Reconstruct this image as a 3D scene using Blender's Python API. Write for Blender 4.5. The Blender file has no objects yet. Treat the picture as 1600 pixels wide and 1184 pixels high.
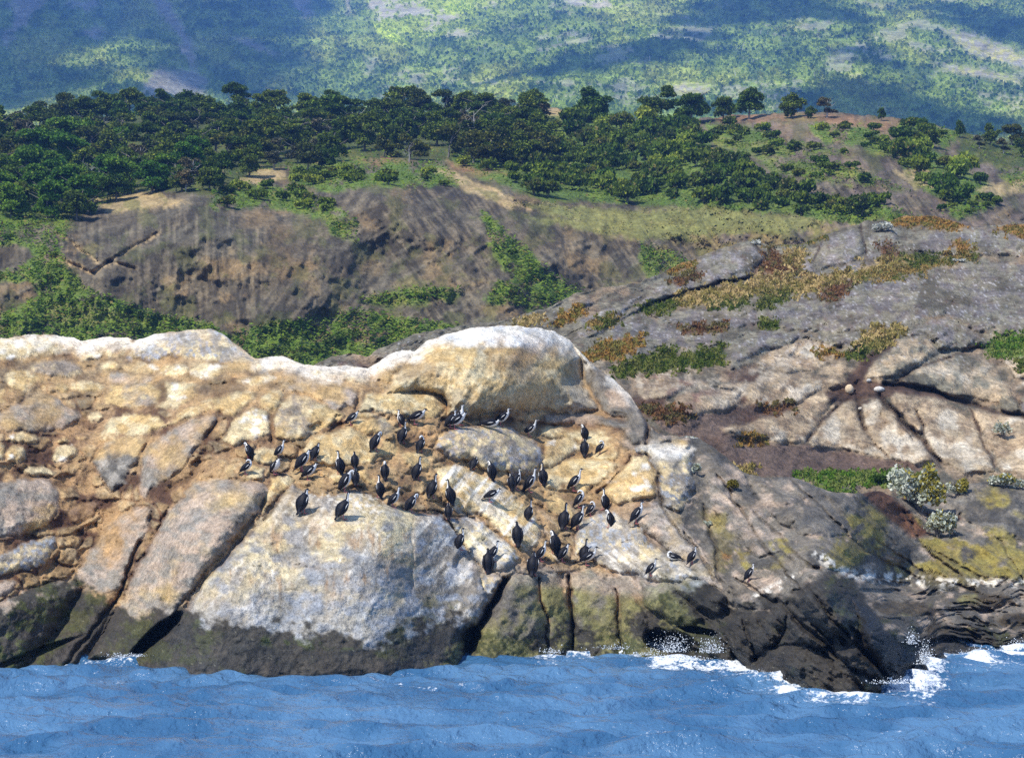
import bpy, math, random
import numpy as np
from mathutils import Vector, Matrix

# ------------------------------------------------------------------ camera, light, exposure
F = 3690.0          # focal length in pixels of a 1600 x 1184 frame
HZ = 677.0          # row of the true horizon
EYE = 6.0           # deck of the boat, metres above the lake
PITCH = math.atan((HZ - 592.0) / F)
sc = bpy.context.scene
cam_d = bpy.data.cameras.new('camera')
cam_d.sensor_width = 36.0
cam_d.lens = 36.0 * F / 1600.0
cam_d.clip_start = 1.0
cam_d.clip_end = 20000.0
cam = bpy.data.objects.new('camera', cam_d)
sc.collection.objects.link(cam)
cam.location = (0, 0, EYE)
cam.rotation_euler = (math.pi / 2 + PITCH, 0, 0)
sc.camera = cam

SUN_TO = Vector((-0.44, -0.40, 0.80)).normalized()     # direction towards the sun
world = bpy.data.worlds.new("World")
sc.world = world
world.use_nodes = True
wn = world.node_tree
for n in list(wn.nodes):
    wn.nodes.remove(n)
sky = wn.nodes.new('ShaderNodeTexSky')
sky.sky_type = 'NISHITA'
sky.sun_disc = False
sky.sun_elevation = math.asin(SUN_TO.z)
sky.sun_rotation = math.atan2(SUN_TO.x, SUN_TO.y)
sky.air_density = 1.0
sky.dust_density = 0.3
sky.ozone_density = 2.0
bgn = wn.nodes.new('ShaderNodeBackground')
bgn.inputs['Strength'].default_value = 0.15
won = wn.nodes.new('ShaderNodeOutputWorld')
wn.links.new(sky.outputs[0], bgn.inputs['Color'])
wn.links.new(bgn.outputs[0], won.inputs['Surface'])

sun_d = bpy.data.lights.new('sun', 'SUN')
sun_d.energy = 4.1
sun_d.angle = math.radians(0.5)
sun_d.color = (1.0, 0.955, 0.89)
sun_o = bpy.data.objects.new('sun', sun_d)
sc.collection.objects.link(sun_o)
sun_o.rotation_euler = SUN_TO.to_track_quat('Z', 'Y').to_euler()
sun_o.location = (-30, -20, 60)

sc.view_settings.view_transform = 'Standard'
sc.view_settings.look = 'None'
sc.view_settings.gamma = 1.0
sc.view_settings.use_curve_mapping = False
sc.view_settings.exposure = 0.5
sc.cycles.sample_clamp_direct = 5.0
sc.cycles.sample_clamp_indirect = 3.0
sc.render.engine = 'CYCLES'
sc.cycles.use_denoising = False
sc.cycles.max_bounces = 5
sc.cycles.diffuse_bounces = 2
sc.cycles.glossy_bounces = 2
sc.cycles.volume_bounces = 0
sc.cycles.transparent_max_bounces = 12
sc.cycles.use_adaptive_sampling = True
sc.cycles.adaptive_threshold = 0.02

# ------------------------------------------------------------------ small maths
rng = np.random.default_rng(7)
_R = np.random.default_rng(11).random((256, 256)).astype(np.float64)
def _q(t): return t * t * t * (t * (t * 6 - 15) + 10)
def vn(x, y, seed=0):
    """value noise, -1..1"""
    x = np.asarray(x, float) + seed * 17.31; y = np.asarray(y, float) + seed * 9.77
    ix = np.floor(x).astype(int); iy = np.floor(y).astype(int)
    fx = _q(x - ix); fy = _q(y - iy)
    a = _R[ix & 255, iy & 255]; b = _R[(ix + 1) & 255, iy & 255]
    c = _R[ix & 255, (iy + 1) & 255]; d = _R[(ix + 1) & 255, (iy + 1) & 255]
    return ((a * (1 - fx) + b * fx) * (1 - fy) + (c * (1 - fx) + d * fx) * fy) * 2 - 1
def fbm(x, y, o=4, seed=0, gain=.5):
    s = 0; a = 1; t = 0
    for k in range(o):
        s = s + a * vn(x, y, seed + k * 3); t += a
        a *= gain
        x, y = (x * .8 - y * .6) * 2.02, (x * .6 + y * .8) * 2.02
    return s / t
def ridged(x, y, o=4, seed=0):
    s = 0; a = 1; t = 0
    for k in range(o):
        s = s + a * (1 - 2 * np.abs(vn(x, y, seed + k * 5))); t += a
        a *= .5
        x, y = (x * .8 - y * .6) * 2.1, (x * .6 + y * .8) * 2.1
    return s / t
def worley(x, y, seed=0):
    ix = np.floor(x).astype(int); iy = np.floor(y).astype(int)
    d1 = np.full(x.shape, 9.); d2 = np.full(x.shape, 9.); idv = np.zeros(x.shape)
    for dx in (-1, 0, 1):
        for dy in (-1, 0, 1):
            cx = ix + dx; cy = iy + dy
            px = cx + .12 + .76 * _R[(cx + seed) & 255, (cy * 3 + seed) & 255]
            py = cy + .12 + .76 * _R[(cx * 5 + 91 + seed) & 255, (cy + 37) & 255]
            d = np.hypot(px - x, py - y)
            near = d < d1
            d2 = np.where(near, d1, np.minimum(d2, d)); idv = np.where(near, _R[(cx * 7 + 3) & 255, (cy * 11 + 5) & 255], idv)
            d1 = np.where(near, d, d1)
    return d1, d2, idv
def sstep(a, b, x):
    t = np.clip((x - a) / (b - a), 0, 1); return t * t * (3 - 2 * t)
def lin(c):
    c = np.asarray(c, float) / 255.
    return np.where(c <= .04045, c / 12.92, ((c + .055) / 1.055) ** 2.4)
def C(r, g, b, k=.85): return lin((r, g, b)) * k
def mixc(a, b, t):
    t = np.asarray(t)[..., None]; return a * (1 - t) + b * t

def wpos(u, v, Y):
    """world point at distance Y (along +y) seen at pixel u, v of the 1600 x 1184 photograph"""
    u = np.asarray(u, float); v = np.asarray(v, float); Y = np.asarray(Y, float)
    cp, sp = math.cos(PITCH), math.sin(PITCH)
    a = (592.0 - v) / F
    dy = cp - a * sp; dz = sp + a * cp
    s = Y / dy
    return np.stack([(u - 800.0) / F * s, Y + 0 * u, EYE + dz * s], -1)

class TPS:
    def __init__(self, pts, scale=100., reg=0.02):
        P = np.array(pts, float); self.s = scale
        self.p = P[:, :2] / scale; n = len(P)
        K = self.k(self.p[:, None, :] - self.p[None, :, :]) + reg * np.eye(n)
        Q = np.c_[np.ones(n), self.p]
        A = np.block([[K, Q], [Q.T, np.zeros((3, 3))]])
        self.w = np.linalg.solve(A, np.r_[P[:, 2], np.zeros(3)])
    def k(self, d):
        r2 = (d ** 2).sum(-1); return .5 * r2 * np.log(r2 + 1e-9)
    def __call__(self, u, v):
        u = np.asarray(u, float) / self.s; v = np.asarray(v, float) / self.s
        out = self.w[-3] + self.w[-2] * u + self.w[-1] * v
        for i, (a, b) in enumerate(self.p):
            r2 = (u - a) ** 2 + (v - b) ** 2
            out = out + self.w[i] * .5 * r2 * np.log(r2 + 1e-9)
        return out

def pts2(s):
    """'x,y x,y ...' -> array"""
    return np.array([[float(q) for q in p.split(',')] for p in s.split()])
def ell(cx, cy, rx, ry, ang=0, n=14):
    t = np.linspace(0, 2 * math.pi, n, endpoint=False); a = math.radians(ang)
    x = rx * np.cos(t); y = ry * np.sin(t)
    return np.stack([cx + x * math.cos(a) - y * math.sin(a), cy + x * math.sin(a) + y * math.cos(a)], -1)
def polysd(P, u, v, margin=30.):
    """signed distance in pixels, positive inside; -margin far outside"""
    out = np.full(u.shape, -margin)
    x0, y0 = P.min(0) - margin; x1, y1 = P.max(0) + margin
    m = (u > x0) & (u < x1) & (v > y0) & (v < y1)
    if not m.any(): return out
    x = u[m]; y = v[m]; d = np.full(x.shape, 1e9); ins = np.zeros(x.shape, bool)
    n = len(P)
    for i in range(n):
        ax, ay = P[i]; bx, by = P[(i + 1) % n]
        ex, ey = bx - ax, by - ay; L = ex * ex + ey * ey + 1e-9
        t = np.clip(((x - ax) * ex + (y - ay) * ey) / L, 0, 1)
        d = np.minimum(d, (x - ax - t * ex) ** 2 + (y - ay - t * ey) ** 2)
        c = ((ay > y) != (by > y)) & (x < (bx - ax) * (y - ay) / ((by - ay) if by != ay else 1e-9) + ax)
        ins ^= c
    d = np.sqrt(d)
    out[m] = np.maximum(np.where(ins, d, -d), -margin)
    return out
def linedist(P, u, v, margin=30.):
    out = np.full(u.shape, margin)
    x0, y0 = P.min(0) - margin; x1, y1 = P.max(0) + margin
    m = (u > x0) & (u < x1) & (v > y0) & (v < y1)
    if not m.any(): return out
    x = u[m]; y = v[m]; d = np.full(x.shape, 1e9)
    for i in range(len(P) - 1):
        ax, ay = P[i]; ex, ey = P[i + 1] - P[i]; L = ex * ex + ey * ey + 1e-9
        t = np.clip(((x - ax) * ex + (y - ay) * ey) / L, 0, 1)
        d = np.minimum(d, (x - ax - t * ex) ** 2 + (y - ay - t * ey) ** 2)
    out[m] = np.minimum(np.sqrt(d), margin)
    return out
def mask(P, u, v, soft=6.): return sstep(-soft, soft, polysd(P, u, v, 30.))
def interp(s, u):
    P = pts2(s) if isinstance(s, str) else s
    return np.interp(u, P[:, 0], P[:, 1])

# ------------------------------------------------------------------ objects
def props(o, label=None, cat=None, group=None, kind=None):
    if label: o['label'] = label
    if cat: o['category'] = cat
    if group: o['group'] = group
    if kind: o['kind'] = kind
    return o
def empty(name, loc=(0, 0, 0), rz=0.0, sc_=1.0):
    o = bpy.data.objects.new(name, None); sc.collection.objects.link(o)
    o.location = loc; o.rotation_euler = (0, 0, rz); o.scale = (sc_,) * 3
    o.empty_display_size = .2
    return o
def mesh_np(name, V, Fq, mat=None, attrs=None, smooth=True, parent=None, link=True):
    """V (n,3); Fq (m,3|4) int; attrs {name: (n,3) colour | (n,) float}"""
    V = np.asarray(V, np.float32); Fq = np.asarray(Fq, np.int32)
    me = bpy.data.meshes.new(name)
    n, k = len(V), Fq.shape[1]; m = len(Fq)
    me.vertices.add(n); me.vertices.foreach_set('co', V.ravel())
    me.loops.add(m * k); me.loops.foreach_set('vertex_index', Fq.ravel())
    me.polygons.add(m)
    me.polygons.foreach_set('loop_start', np.arange(m, dtype=np.int32) * k)
    me.polygons.foreach_set('use_smooth', np.full(m, smooth, bool))
    me.update(calc_edges=True)
    for an, av in (attrs or {}).items():
        av = np.asarray(av, np.float32)
        if av.ndim == 2:
            a = me.color_attributes.new(an, 'FLOAT_COLOR', 'POINT')
            a.data.foreach_set('color', np.c_[av, np.ones(n, np.float32)].ravel().astype(np.float32))
        else:
            a = me.attributes.new(an, 'FLOAT', 'POINT'); a.data.foreach_set('value', av)
    if mat is not None:
        for mm in (mat if isinstance(mat, (list, tuple)) else [mat]): me.materials.append(mm)
    if not link: return me
    o = bpy.data.objects.new(name, me); sc.collection.objects.link(o)
    if parent is not None: o.parent = parent
    return o
def obj_of(name, me, parent=None, loc=None):
    o = bpy.data.objects.new(name, me); sc.collection.objects.link(o)
    if parent is not None: o.parent = parent
    if loc is not None: o.location = loc
    return o
def grid_faces(nr, nc):
    i = np.arange(nr * nc).reshape(nr, nc)
    a = i[:-1, :-1].ravel(); b = i[:-1, 1:].ravel(); c = i[1:, 1:].ravel(); d = i[1:, :-1].ravel()
    return np.stack([a, d, c, b], -1)

# ------------------------------------------------------------------ materials
class NT:
    def __init__(self, name):
        self.m = bpy.data.materials.new(name); self.m.use_nodes = True
        self.t = self.m.node_tree
        for n in list(self.t.nodes): self.t.nodes.remove(n)
        self.out = self.n('ShaderNodeOutputMaterial')
    def n(self, ty, **kw):
        x = self.t.nodes.new(ty)
        for k, v in kw.items(): setattr(x, k, v)
        return x
    def l(self, a, b): self.t.links.new(a, b)
    def noise(self, vec, scale, detail=4, rough=.55):
        x = self.n('ShaderNodeTexNoise'); x.inputs['Scale'].default_value = scale
        x.inputs['Detail'].default_value = detail; x.inputs['Roughness'].default_value = rough
        self.l(vec, x.inputs['Vector']); return x.outputs['Fac']
    def math(self, op, a, b=None, clamp=False):
        x = self.n('ShaderNodeMath', operation=op); x.use_clamp = clamp
        for i, q in enumerate((a, b)):
            if q is None: continue
            if hasattr(q, 'links'): self.l(q, x.inputs[i])
            else: x.inputs[i].default_value = q
        return x.outputs[0]
    def rng(self, v, a, b, c, d):
        x = self.n('ShaderNodeMapRange'); self.l(v, x.inputs[0])
        for i, q in enumerate((a, b, c, d)): x.inputs[i + 1].default_value = q
        return x.outputs[0]
    def mul(self, col, fac):
        x = self.n('ShaderNodeVectorMath', operation='MULTIPLY')
        self.l(col, x.inputs[0]); self.l(fac, x.inputs[1]); return x.outputs[0]

def rock_material(name, scales, bump, lo=.72, hi=1.28, wet=False, squash=(1, 1, 1), tint=.05):
    """attribute colour broken up by grain; relief by stacked noises in metres"""
    T = NT(name)
    tc = T.n('ShaderNodeTexCoord'); mp = T.n('ShaderNodeMapping'); mp.inputs['Scale'].default_value = squash
    T.l(tc.outputs['Object'], mp.inputs['Vector']); P = mp.outputs[0]
    at = T.n('ShaderNodeAttribute', attribute_name='col')
    fs = [T.noise(P, s, 5, .62) for s in scales]
    f = None
    for i, q in enumerate(fs):
        r = T.rng(q, .3, .7, lo, hi)
        f = r if f is None else T.math('MULTIPLY', f, r)
    # slow drift between a warmer and a cooler stain
    w = T.noise(P, scales[0] * .6, 3)
    tr = T.n('ShaderNodeMix', data_type='RGBA'); T.l(T.rng(w, .35, .65, 0, 1), tr.inputs[0])
    tr.inputs[6].default_value = (1 + tint, 1, 1 - tint, 1); tr.inputs[7].default_value = (1 - tint * .6, 1, 1 + tint * .8, 1)
    c = T.mul(at.outputs['Color'], f); c = T.mul(c, tr.outputs[2])
    bs = T.n('ShaderNodeBsdfPrincipled'); T.l(c, bs.inputs['Base Color'])
    bs.inputs['Specular IOR Level'].default_value = .3
    if wet:
        wa = T.n('ShaderNodeAttribute', attribute_name='wet')
        T.l(T.rng(wa.outputs['Fac'], 0, 1, .92, .62), bs.inputs['Roughness'])
    else: bs.inputs['Roughness'].default_value = .93
    nrm = None
    for q, s, b in zip(fs, scales, bump):
        x = T.n('ShaderNodeBump'); x.inputs['Strength'].default_value = 1.0; x.inputs['Distance'].default_value = b
        T.l(q, x.inputs['Height'])
        if nrm is not None: T.l(nrm, x.inputs['Normal'])
        nrm = x.outputs[0]
    T.l(nrm, bs.inputs['Normal'])
    T.l(bs.outputs[0], T.out.inputs['Surface'])
    return T.m
def plain(name, col, rough=.8, spec=.3, attr=False, var=None):
    T = NT(name); bs = T.n('ShaderNodeBsdfPrincipled')
    bs.inputs['Roughness'].default_value = rough; bs.inputs['Specular IOR Level'].default_value = spec
    if attr:
        at = T.n('ShaderNodeAttribute', attribute_name='col'); src = at.outputs['Color']
        if var:
            oi = T.n('ShaderNodeObjectInfo')
            src = T.mul(src, T.rng(oi.outputs['Random'], 0, 1, 1 - var, 1 + var))
        T.l(src, bs.inputs['Base Color'])
    else:
        tc = T.n('ShaderNodeTexCoord'); f = T.rng(T.noise(tc.outputs['Object'], var or 30, 3), .3, .7, .8, 1.2)
        r = T.n('ShaderNodeRGB'); r.outputs[0].default_value = (*col, 1)
        T.l(T.mul(r.outputs[0], f), bs.inputs['Base Color'])
    T.l(bs.outputs[0], T.out.inputs['Surface'])
    return T.m
def leaf_material(name, var=.22):
    T = NT(name)
    at = T.n('ShaderNodeAttribute', attribute_name='col'); oi = T.n('ShaderNodeObjectInfo')
    src = at.outputs['Color']
    if var:
        hm = T.n('ShaderNodeMix', data_type='RGBA'); T.l(oi.outputs['Random'], hm.inputs[0])
        hm.inputs[6].default_value = (.66, .80, .74, 1); hm.inputs[7].default_value = (1.42, 1.24, .98, 1)
        src = T.mul(src, hm.outputs[2])
    d = T.n('ShaderNodeBsdfDiffuse'); t = T.n('ShaderNodeBsdfTranslucent'); mx = T.n('ShaderNodeMixShader')
    T.l(src, d.inputs['Color']); T.l(src, t.inputs['Color']); mx.inputs[0].default_value = .22
    T.l(d.outputs[0], mx.inputs[1]); T.l(t.outputs[0], mx.inputs[2]); T.l(mx.outputs[0], T.out.inputs['Surface'])
    return T.m
M_ROCK = rock_material('bedrock', (1.3, 6.0, 22.0), (.10, .055, .028), .70, 1.30, wet=True)
M_SLOPE = rock_material('slope_rock', (.5, 2.4, 9.0), (.22, .13, .06), .66, 1.34, wet=True)
M_HILL = rock_material('hill_ground', (.25, 1.1, 4.0), (.3, .14, .05), .74, 1.26)
M_MTN = rock_material('mountain_ground', (.05, .22, .8), (1.6, .9, .4), .66, 1.34)
M_LEAF = leaf_material('leaves')
M_GRASS = leaf_material('grass_blades', .0)
M_BARK = plain('bark', (.22, .19, .16), .9, var=6)
M_DEAD = plain('bleached_wood', (.42, .39, .35), .9, var=6)
# ------------------------------------------------------------------ the front outcrop
VW = pts2('-400,1030 0,1035 120,1034 195,1026 235,1026 262,1043 400,1047 560,1044 690,1036 730,1030 760,1030 850,1020 900,1016 960,1012 1010,1024 1060,1028 1100,1030 1150,1042 1200,1050 1250,1068 1320,1079 1370,1074 1432,1062 1450,1040 1462,1008 1530,1002 1600,1006 2000,1004')
VT = pts2('-400,545 -200,530 -60,534 0,529 40,523 85,522 118,528 127,533 160,526 195,528 213,532 240,522 290,516 330,513 352,524 372,540 398,560 440,555 468,568 500,573 540,571 575,576 590,566 605,556 628,546 648,550 668,532 700,522 740,512 780,508 830,511 862,516 890,532 902,545 930,572 958,592 985,618 1000,640 1012,662 1030,678 1060,682 1092,686 1118,700 1135,715 1162,738 1190,746 1240,745 1268,756 1300,768 1345,770 1372,766 1400,778 1440,782 1480,768 1500,757 1540,752 1600,757 1700,760 2000,750')
# name, outline, stain, bulge (m), bulge width (px), tilt x, tilt y (m per 100 px)
RK = []
def rk(P, c, A=.35, w=16, tx=0, ty=0): RK.append((pts2(P) if isinstance(P, str) else P, c, A, w, tx, ty))
rk('-20,560 -20,532 20,526 85,523 118,529 124,545 90,556 40,560 10,562', 'w', .5, 18)
rk(ell(135, 554, 26, 9, 3), 'w', .3, 8)
rk('125,545 128,532 165,526 205,530 210,545 190,558 165,556 160,545', 'o', .3, 12)
rk('195,562 213,532 245,521 330,512 352,524 375,541 402,563 370,568 325,564 270,556 240,562', 'gw', .7, 24)
rk(ell(88, 576, 42, 14, 2), 'og', .4, 12); rk(ell(38, 594, 32, 18, 5), 'o', .4, 14)
rk(ell(87, 606, 22, 9), 'o', .3, 9); rk(ell(138, 603, 28, 9, 2), 'o', .3, 9); rk(ell(12, 618, 17, 13), 'od', .3, 10)
rk(ell(204, 590, 36, 9, 3), 'g', .3, 9); rk(ell(221, 574, 28, 10), 'w', .25, 9); rk(ell(271, 578, 23, 11), 'wo', .3, 10)
rk(ell(325, 579, 32, 11, -4), 'w', .3, 10); rk('335,572 380,561 440,554 470,568 450,577 400,580 350,580', 'w', .35, 10)
rk(ell(400, 592, 34, 8, -6), 'w', .2, 8); rk(ell(500, 584, 34, 8, 2), 'wo', .2, 8)
rk(ell(545, 590, 26, 9, 8), 'o', .2, 8); rk(ell(170, 572, 16, 7), 'o', .2, 6); rk(ell(-60, 590, 40, 22), 'o', .4, 14)
rk('160,630 178,600 233,596 252,612 248,630 205,640', 'og', .4, 14)
rk('244,637 262,622 258,600 306,600 310,616 276,637', 'wo', .35, 12)
rk('-10,648 12,640 45,620 62,613 90,625 120,640 130,655 95,672 60,674 12,674 -10,664', 'g', .55, 18)
rk(ell(38, 685, 27, 10), 'wo', .35, 9); rk(ell(150, 652, 13, 8), 'wo', .3, 7); rk(ell(-60, 670, 40, 20), 'g', .4, 14)
rk('150,690 168,657 200,645 250,648 264,664 228,678 182,692', 'o', .4, 12)
rk(ell(100, 709, 21, 13, -15), 'wo', .4, 10); rk(ell(24, 711, 18, 14), 'wo', .35, 10); rk(ell(62, 736, 24, 8, 3), 'wo', .3, 8)
rk(ell(-2, 705, 10, 16), 'o', .3, 8); rk(ell(128, 683, 12, 6), 'od', .2, 5); rk(ell(95, 690, 10, 5), 'o', .2, 5)
rk('147,720 160,692 185,672 214,673 230,690 223,715 201,735 196,757 178,768 160,746', 'b', .6, 16)
rk('218,772 220,730 232,697 262,676 300,655 332,645 340,655 316,690 300,706 290,730 262,750 236,766 228,782', 'p', .6, 18)
rk('258,666 276,645 330,621 396,609 402,620 362,648 330,641 292,656', 'o', .45, 12)
rk('345,690 364,651 396,634 420,641 422,676 396,686 366,696', 'wo', .45, 14)
rk('405,632 414,610 440,607 447,622 426,648', 'o', .4, 11)
rk('430,683 427,655 440,627 460,614 505,630 537,650 515,665 495,678 465,689', 'og', .6, 18)
rk('446,612 452,599 482,594 532,599 562,616 548,635 520,643 500,626 465,611', 'g', .5, 13)
rk('555,650 572,617 620,611 678,618 694,640 680,652 640,652 600,646 580,640', 'o', .55, 16)
rk('530,655 552,645 580,643 600,652 618,668 600,682 560,673', 'og', .4, 12)
rk('475,702 492,680 540,666 586,680 602,705 582,722 540,727 500,727 480,716', 'o', .5, 16)
rk(ell(415, 712, 22, 15, -5), 'o', .35, 11); rk('343,748 349,727 380,719 415,733 412,748 380,752', 'o', .35, 10)
rk(ell(232, 664, 11, 6, -10), 'wo', .3, 6); rk(ell(322, 700, 9, 7), 'od', .3, 6); rk(ell(293, 708, 6, 5), 'wo', .25, 4)
rk(ell(650, 720, 26, 14, 20), 'o', .3, 11); rk(ell(600, 700, 20, 12, 10), 'od', .2, 9)
rk(ell(582, 745, 24, 12, 20), 'od', .3, 9); rk(ell(530, 745, 16, 9), 'o', .2, 7); rk(ell(520, 652, 14, 8), 'og', .2, 6)
# dome and its neighbours
rk('585,592 598,563 622,546 650,549 642,566 622,582 606,600', 'wo', .5, 12)
rk('602,616 612,592 640,562 668,532 700,520 740,511 790,506 840,510 866,516 890,533 906,560 912,600 935,640 900,650 850,640 790,642 740,650 700,648 690,622 650,612', 'D', 2.1, 60, .0, 0)
rk('892,533 905,545 932,572 960,592 986,618 1002,645 985,652 955,652 938,640 915,600 908,560', 'gd', .9, 22, .8)
rk('850,648 905,642 950,652 992,664 985,676 940,668 895,664 860,664', 'gd', .5, 10)
rk('842,682 856,664 900,668 940,672 968,690 985,704 960,716 935,700 900,690', 'o', .5, 11)
rk('676,700 690,676 716,668 760,664 800,668 836,690 848,716 836,742 800,742 760,734 730,722 700,716', 'gw', 1.0, 26)
rk('846,730 850,688 892,682 912,702 882,717 862,734', 'wo', .5, 13)
rk('918,718 944,697 978,706 962,716 950,722', 'o', .4, 9)
rk('850,764 852,735 892,716 946,720 966,724 956,738 932,760 914,772 880,768', 'o', .6, 16)
rk('936,768 958,738 984,716 1010,712 1026,742 1024,776 992,784 962,790 944,780', 'wo', .8, 18)
rk('986,704 1018,692 1050,695 1082,708 1086,760 1066,800 1034,790 1028,744 1012,712', 'gw', .9, 18, .5)
rk(ell(1025, 688, 24, 7, -5), 'g', .3, 6); rk(ell(1060, 690, 18, 8, 25), 'g', .3, 8)
# central slabs below the birds
rk('680,732 712,724 760,744 802,770 832,800 844,832 836,852 812,856 772,822 742,802 700,792 688,762', 'ow', .5, 16)
rk('696,806 740,808 800,850 814,872 792,892 758,896 736,872 714,832', 'gw', .5, 15)
rk('840,800 866,770 895,785 900,800 880,830 855,845', 'od', .3, 11)
rk('898,832 905,812 960,800 1002,822 1012,850 1062,872 1100,902 1060,912 1000,902 940,884 900,864', 'gw', .6, 18)
rk('985,814 1000,792 1042,788 1066,806 1090,850 1118,890 1135,925 1090,907 1060,870 1012,838', 'g', .7, 18, .3)
rk(ell(858, 868, 18, 10, 30), 'od', .3, 8)
# the great front slabs
rk('432,782 458,752 472,764 500,775 545,768 575,774 605,786 640,798 660,803 690,802 715,830 745,882 776,925 756,960 726,1004 706,1075 232,1075 236,1010 275,975 300,930 335,885 385,830', 'S', 1.0, 32, 0, 0)
rk('286,775 300,752 346,746 405,752 422,766 408,795 372,838 334,880 300,922 270,968 232,1004 205,1030 130,1032 165,985 195,930 208,890 232,850 256,805', 'P', .8, 24, -.2)
rk('20,1060 100,975 128,920 112,905 150,850 166,822 185,803 215,792 240,796 226,835 205,880 186,930 158,985 100,1060', 'P2', .7, 22, -.2)
rk('-60,1070 -60,952 0,940 60,913 118,906 126,920 95,970 15,1070', 'T', .8, 24)
rk('-20,752 40,748 78,748 92,770 90,800 70,822 20,838 -20,842', 'g', .5, 22)
rk('-20,868 20,856 50,842 84,837 90,852 70,880 30,892 -20,902', 'gw', .4, 14); rk(ell(0, 920, 28, 12, -15), 'g', .3, 9)
rk(ell(130, 800, 26, 14, -30), 'dd', .3, 12); rk(ell(-70, 800, 50, 40), 'g', .5, 20)
rk('425,745 450,742 466,750 440,770 424,792 408,806 412,775', 'o', .4, 10)
# waterline knuckles
rk('737,1060 752,976 776,926 800,900 832,896 842,924 852,955 858,1000 856,1060', 'K', .6, 26)
rk('840,898 870,896 886,930 896,990 892,1060 860,1060 856,972 846,930', 'K', .35, 14)
rk('888,896 922,890 958,915 964,960 968,1060 902,1060 896,985 890,930', 'K', .5, 20)
rk('964,922 986,920 1006,950 1014,1000 1006,1060 972,1060 968,960', 'K', .35, 12)
rk('745,892 768,895 786,908 772,928 752,950 742,930', 'gw', .4, 10)
rk('1000,905 1050,914 1072,935 1100,968 1084,978 1040,972 1010,950', 'Kd', .6, 14)
rk('1056,920 1072,903 1102,906 1132,930 1126,960 1092,952', 'K0', .6, 12)
rk('1110,880 1150,905 1200,935 1215,950 1190,952 1140,945 1120,915', 'gd', .5, 14)
rk('1140,900 1165,885 1200,880 1222,905 1200,930 1170,925', 'gp', .4, 12)
rk('1126,984 1150,956 1198,952 1222,980 1208,1012 1172,1034 1150,1022 1128,1000', 'W', .8, 18)
rk('1056,1060 1062,1016 1090,992 1122,990 1146,1022 1150,1075 1080,1075', 'W', .6, 14)
rk('1198,942 1216,942 1250,975 1296,1010 1278,1016 1236,990 1212,968', 'W', .6, 9)
rk('1230,935 1262,908 1290,903 1322,916 1336,945 1346,1000 1330,1006 1290,985 1252,955', 'W', 1.2, 20, .8)
rk('1330,930 1362,952 1392,990 1440,1046 1446,1090 1400,1090 1372,1040 1350,1002', 'W', 1.0, 14, 2.5)
rk('1160,1100 1176,1040 1202,1016 1262,1016 1302,1036 1342,1070 1350,1110 1250,1110', 'W', .9, 22, .5)
rk('1300,1014 1345,1010 1368,1040 1390,1062 1400,1100 1356,1100 1338,1056', 'W', .6, 12, 1.)
# right hand slopes
rk('1088,712 1120,704 1162,742 1192,800 1222,862 1184,872 1142,832 1112,792', 'gp', .6, 20)
rk('1168,748 1240,747 1268,760 1280,775 1232,785 1196,792', 'gp', .5, 14)
rk('1205,800 1240,788 1288,784 1318,804 1338,832 1296,842 1246,832 1222,820', 'gd', .9, 16, .8)
rk('1196,835 1250,846 1282,838 1330,845 1372,870 1342,890 1290,888 1240,880', 'ly', .8, 16)
rk('1288,772 1338,774 1372,800 1402,832 1452,870 1482,900 1424,886 1372,858 1326,826', 'lg', .6, 16, .4)
rk('1405,802 1430,800 1470,834 1508,842 1600,856 1680,870 1680,915 1600,908 1500,896 1455,866 1425,838', 'ly', .6, 16)
rk('1492,762 1540,754 1610,760 1700,766 1700,850 1604,848 1540,832 1496,800', 'lg', .6, 18)
rk(ell(1405, 790, 30, 10, 20), 'gd', .3, 8); rk('1150,858 1186,872 1226,868 1236,890 1200,902 1160,896', 'ly', .4, 12)
rk(ell(1295, 905, 34, 9, 25), 'gp', .3, 8); rk(ell(1385, 905, 40, 9, 8), 'Rf', .4, 9); rk(ell(1480, 912, 50, 9), 'Rf', .4, 9)
rk(ell(1420, 950, 60, 14, 4), 'Rd', .5, 12); rk(ell(1540, 938, 50, 12), 'Rd', .5, 11); rk(ell(1490, 985, 50, 12, 3), 'Rd', .5, 11)
rk(ell(1590, 970, 36, 13), 'Rd', .5, 11); rk(ell(1690, 950, 60, 30), 'Rd', .5, 16)

rk('982,628 1004,640 1016,662 1006,690 988,696 976,676', 'gd', .6, 12)
rk('1014,664 1032,676 1060,682 1050,692 1020,690', 'gp', .4, 8)
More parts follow.
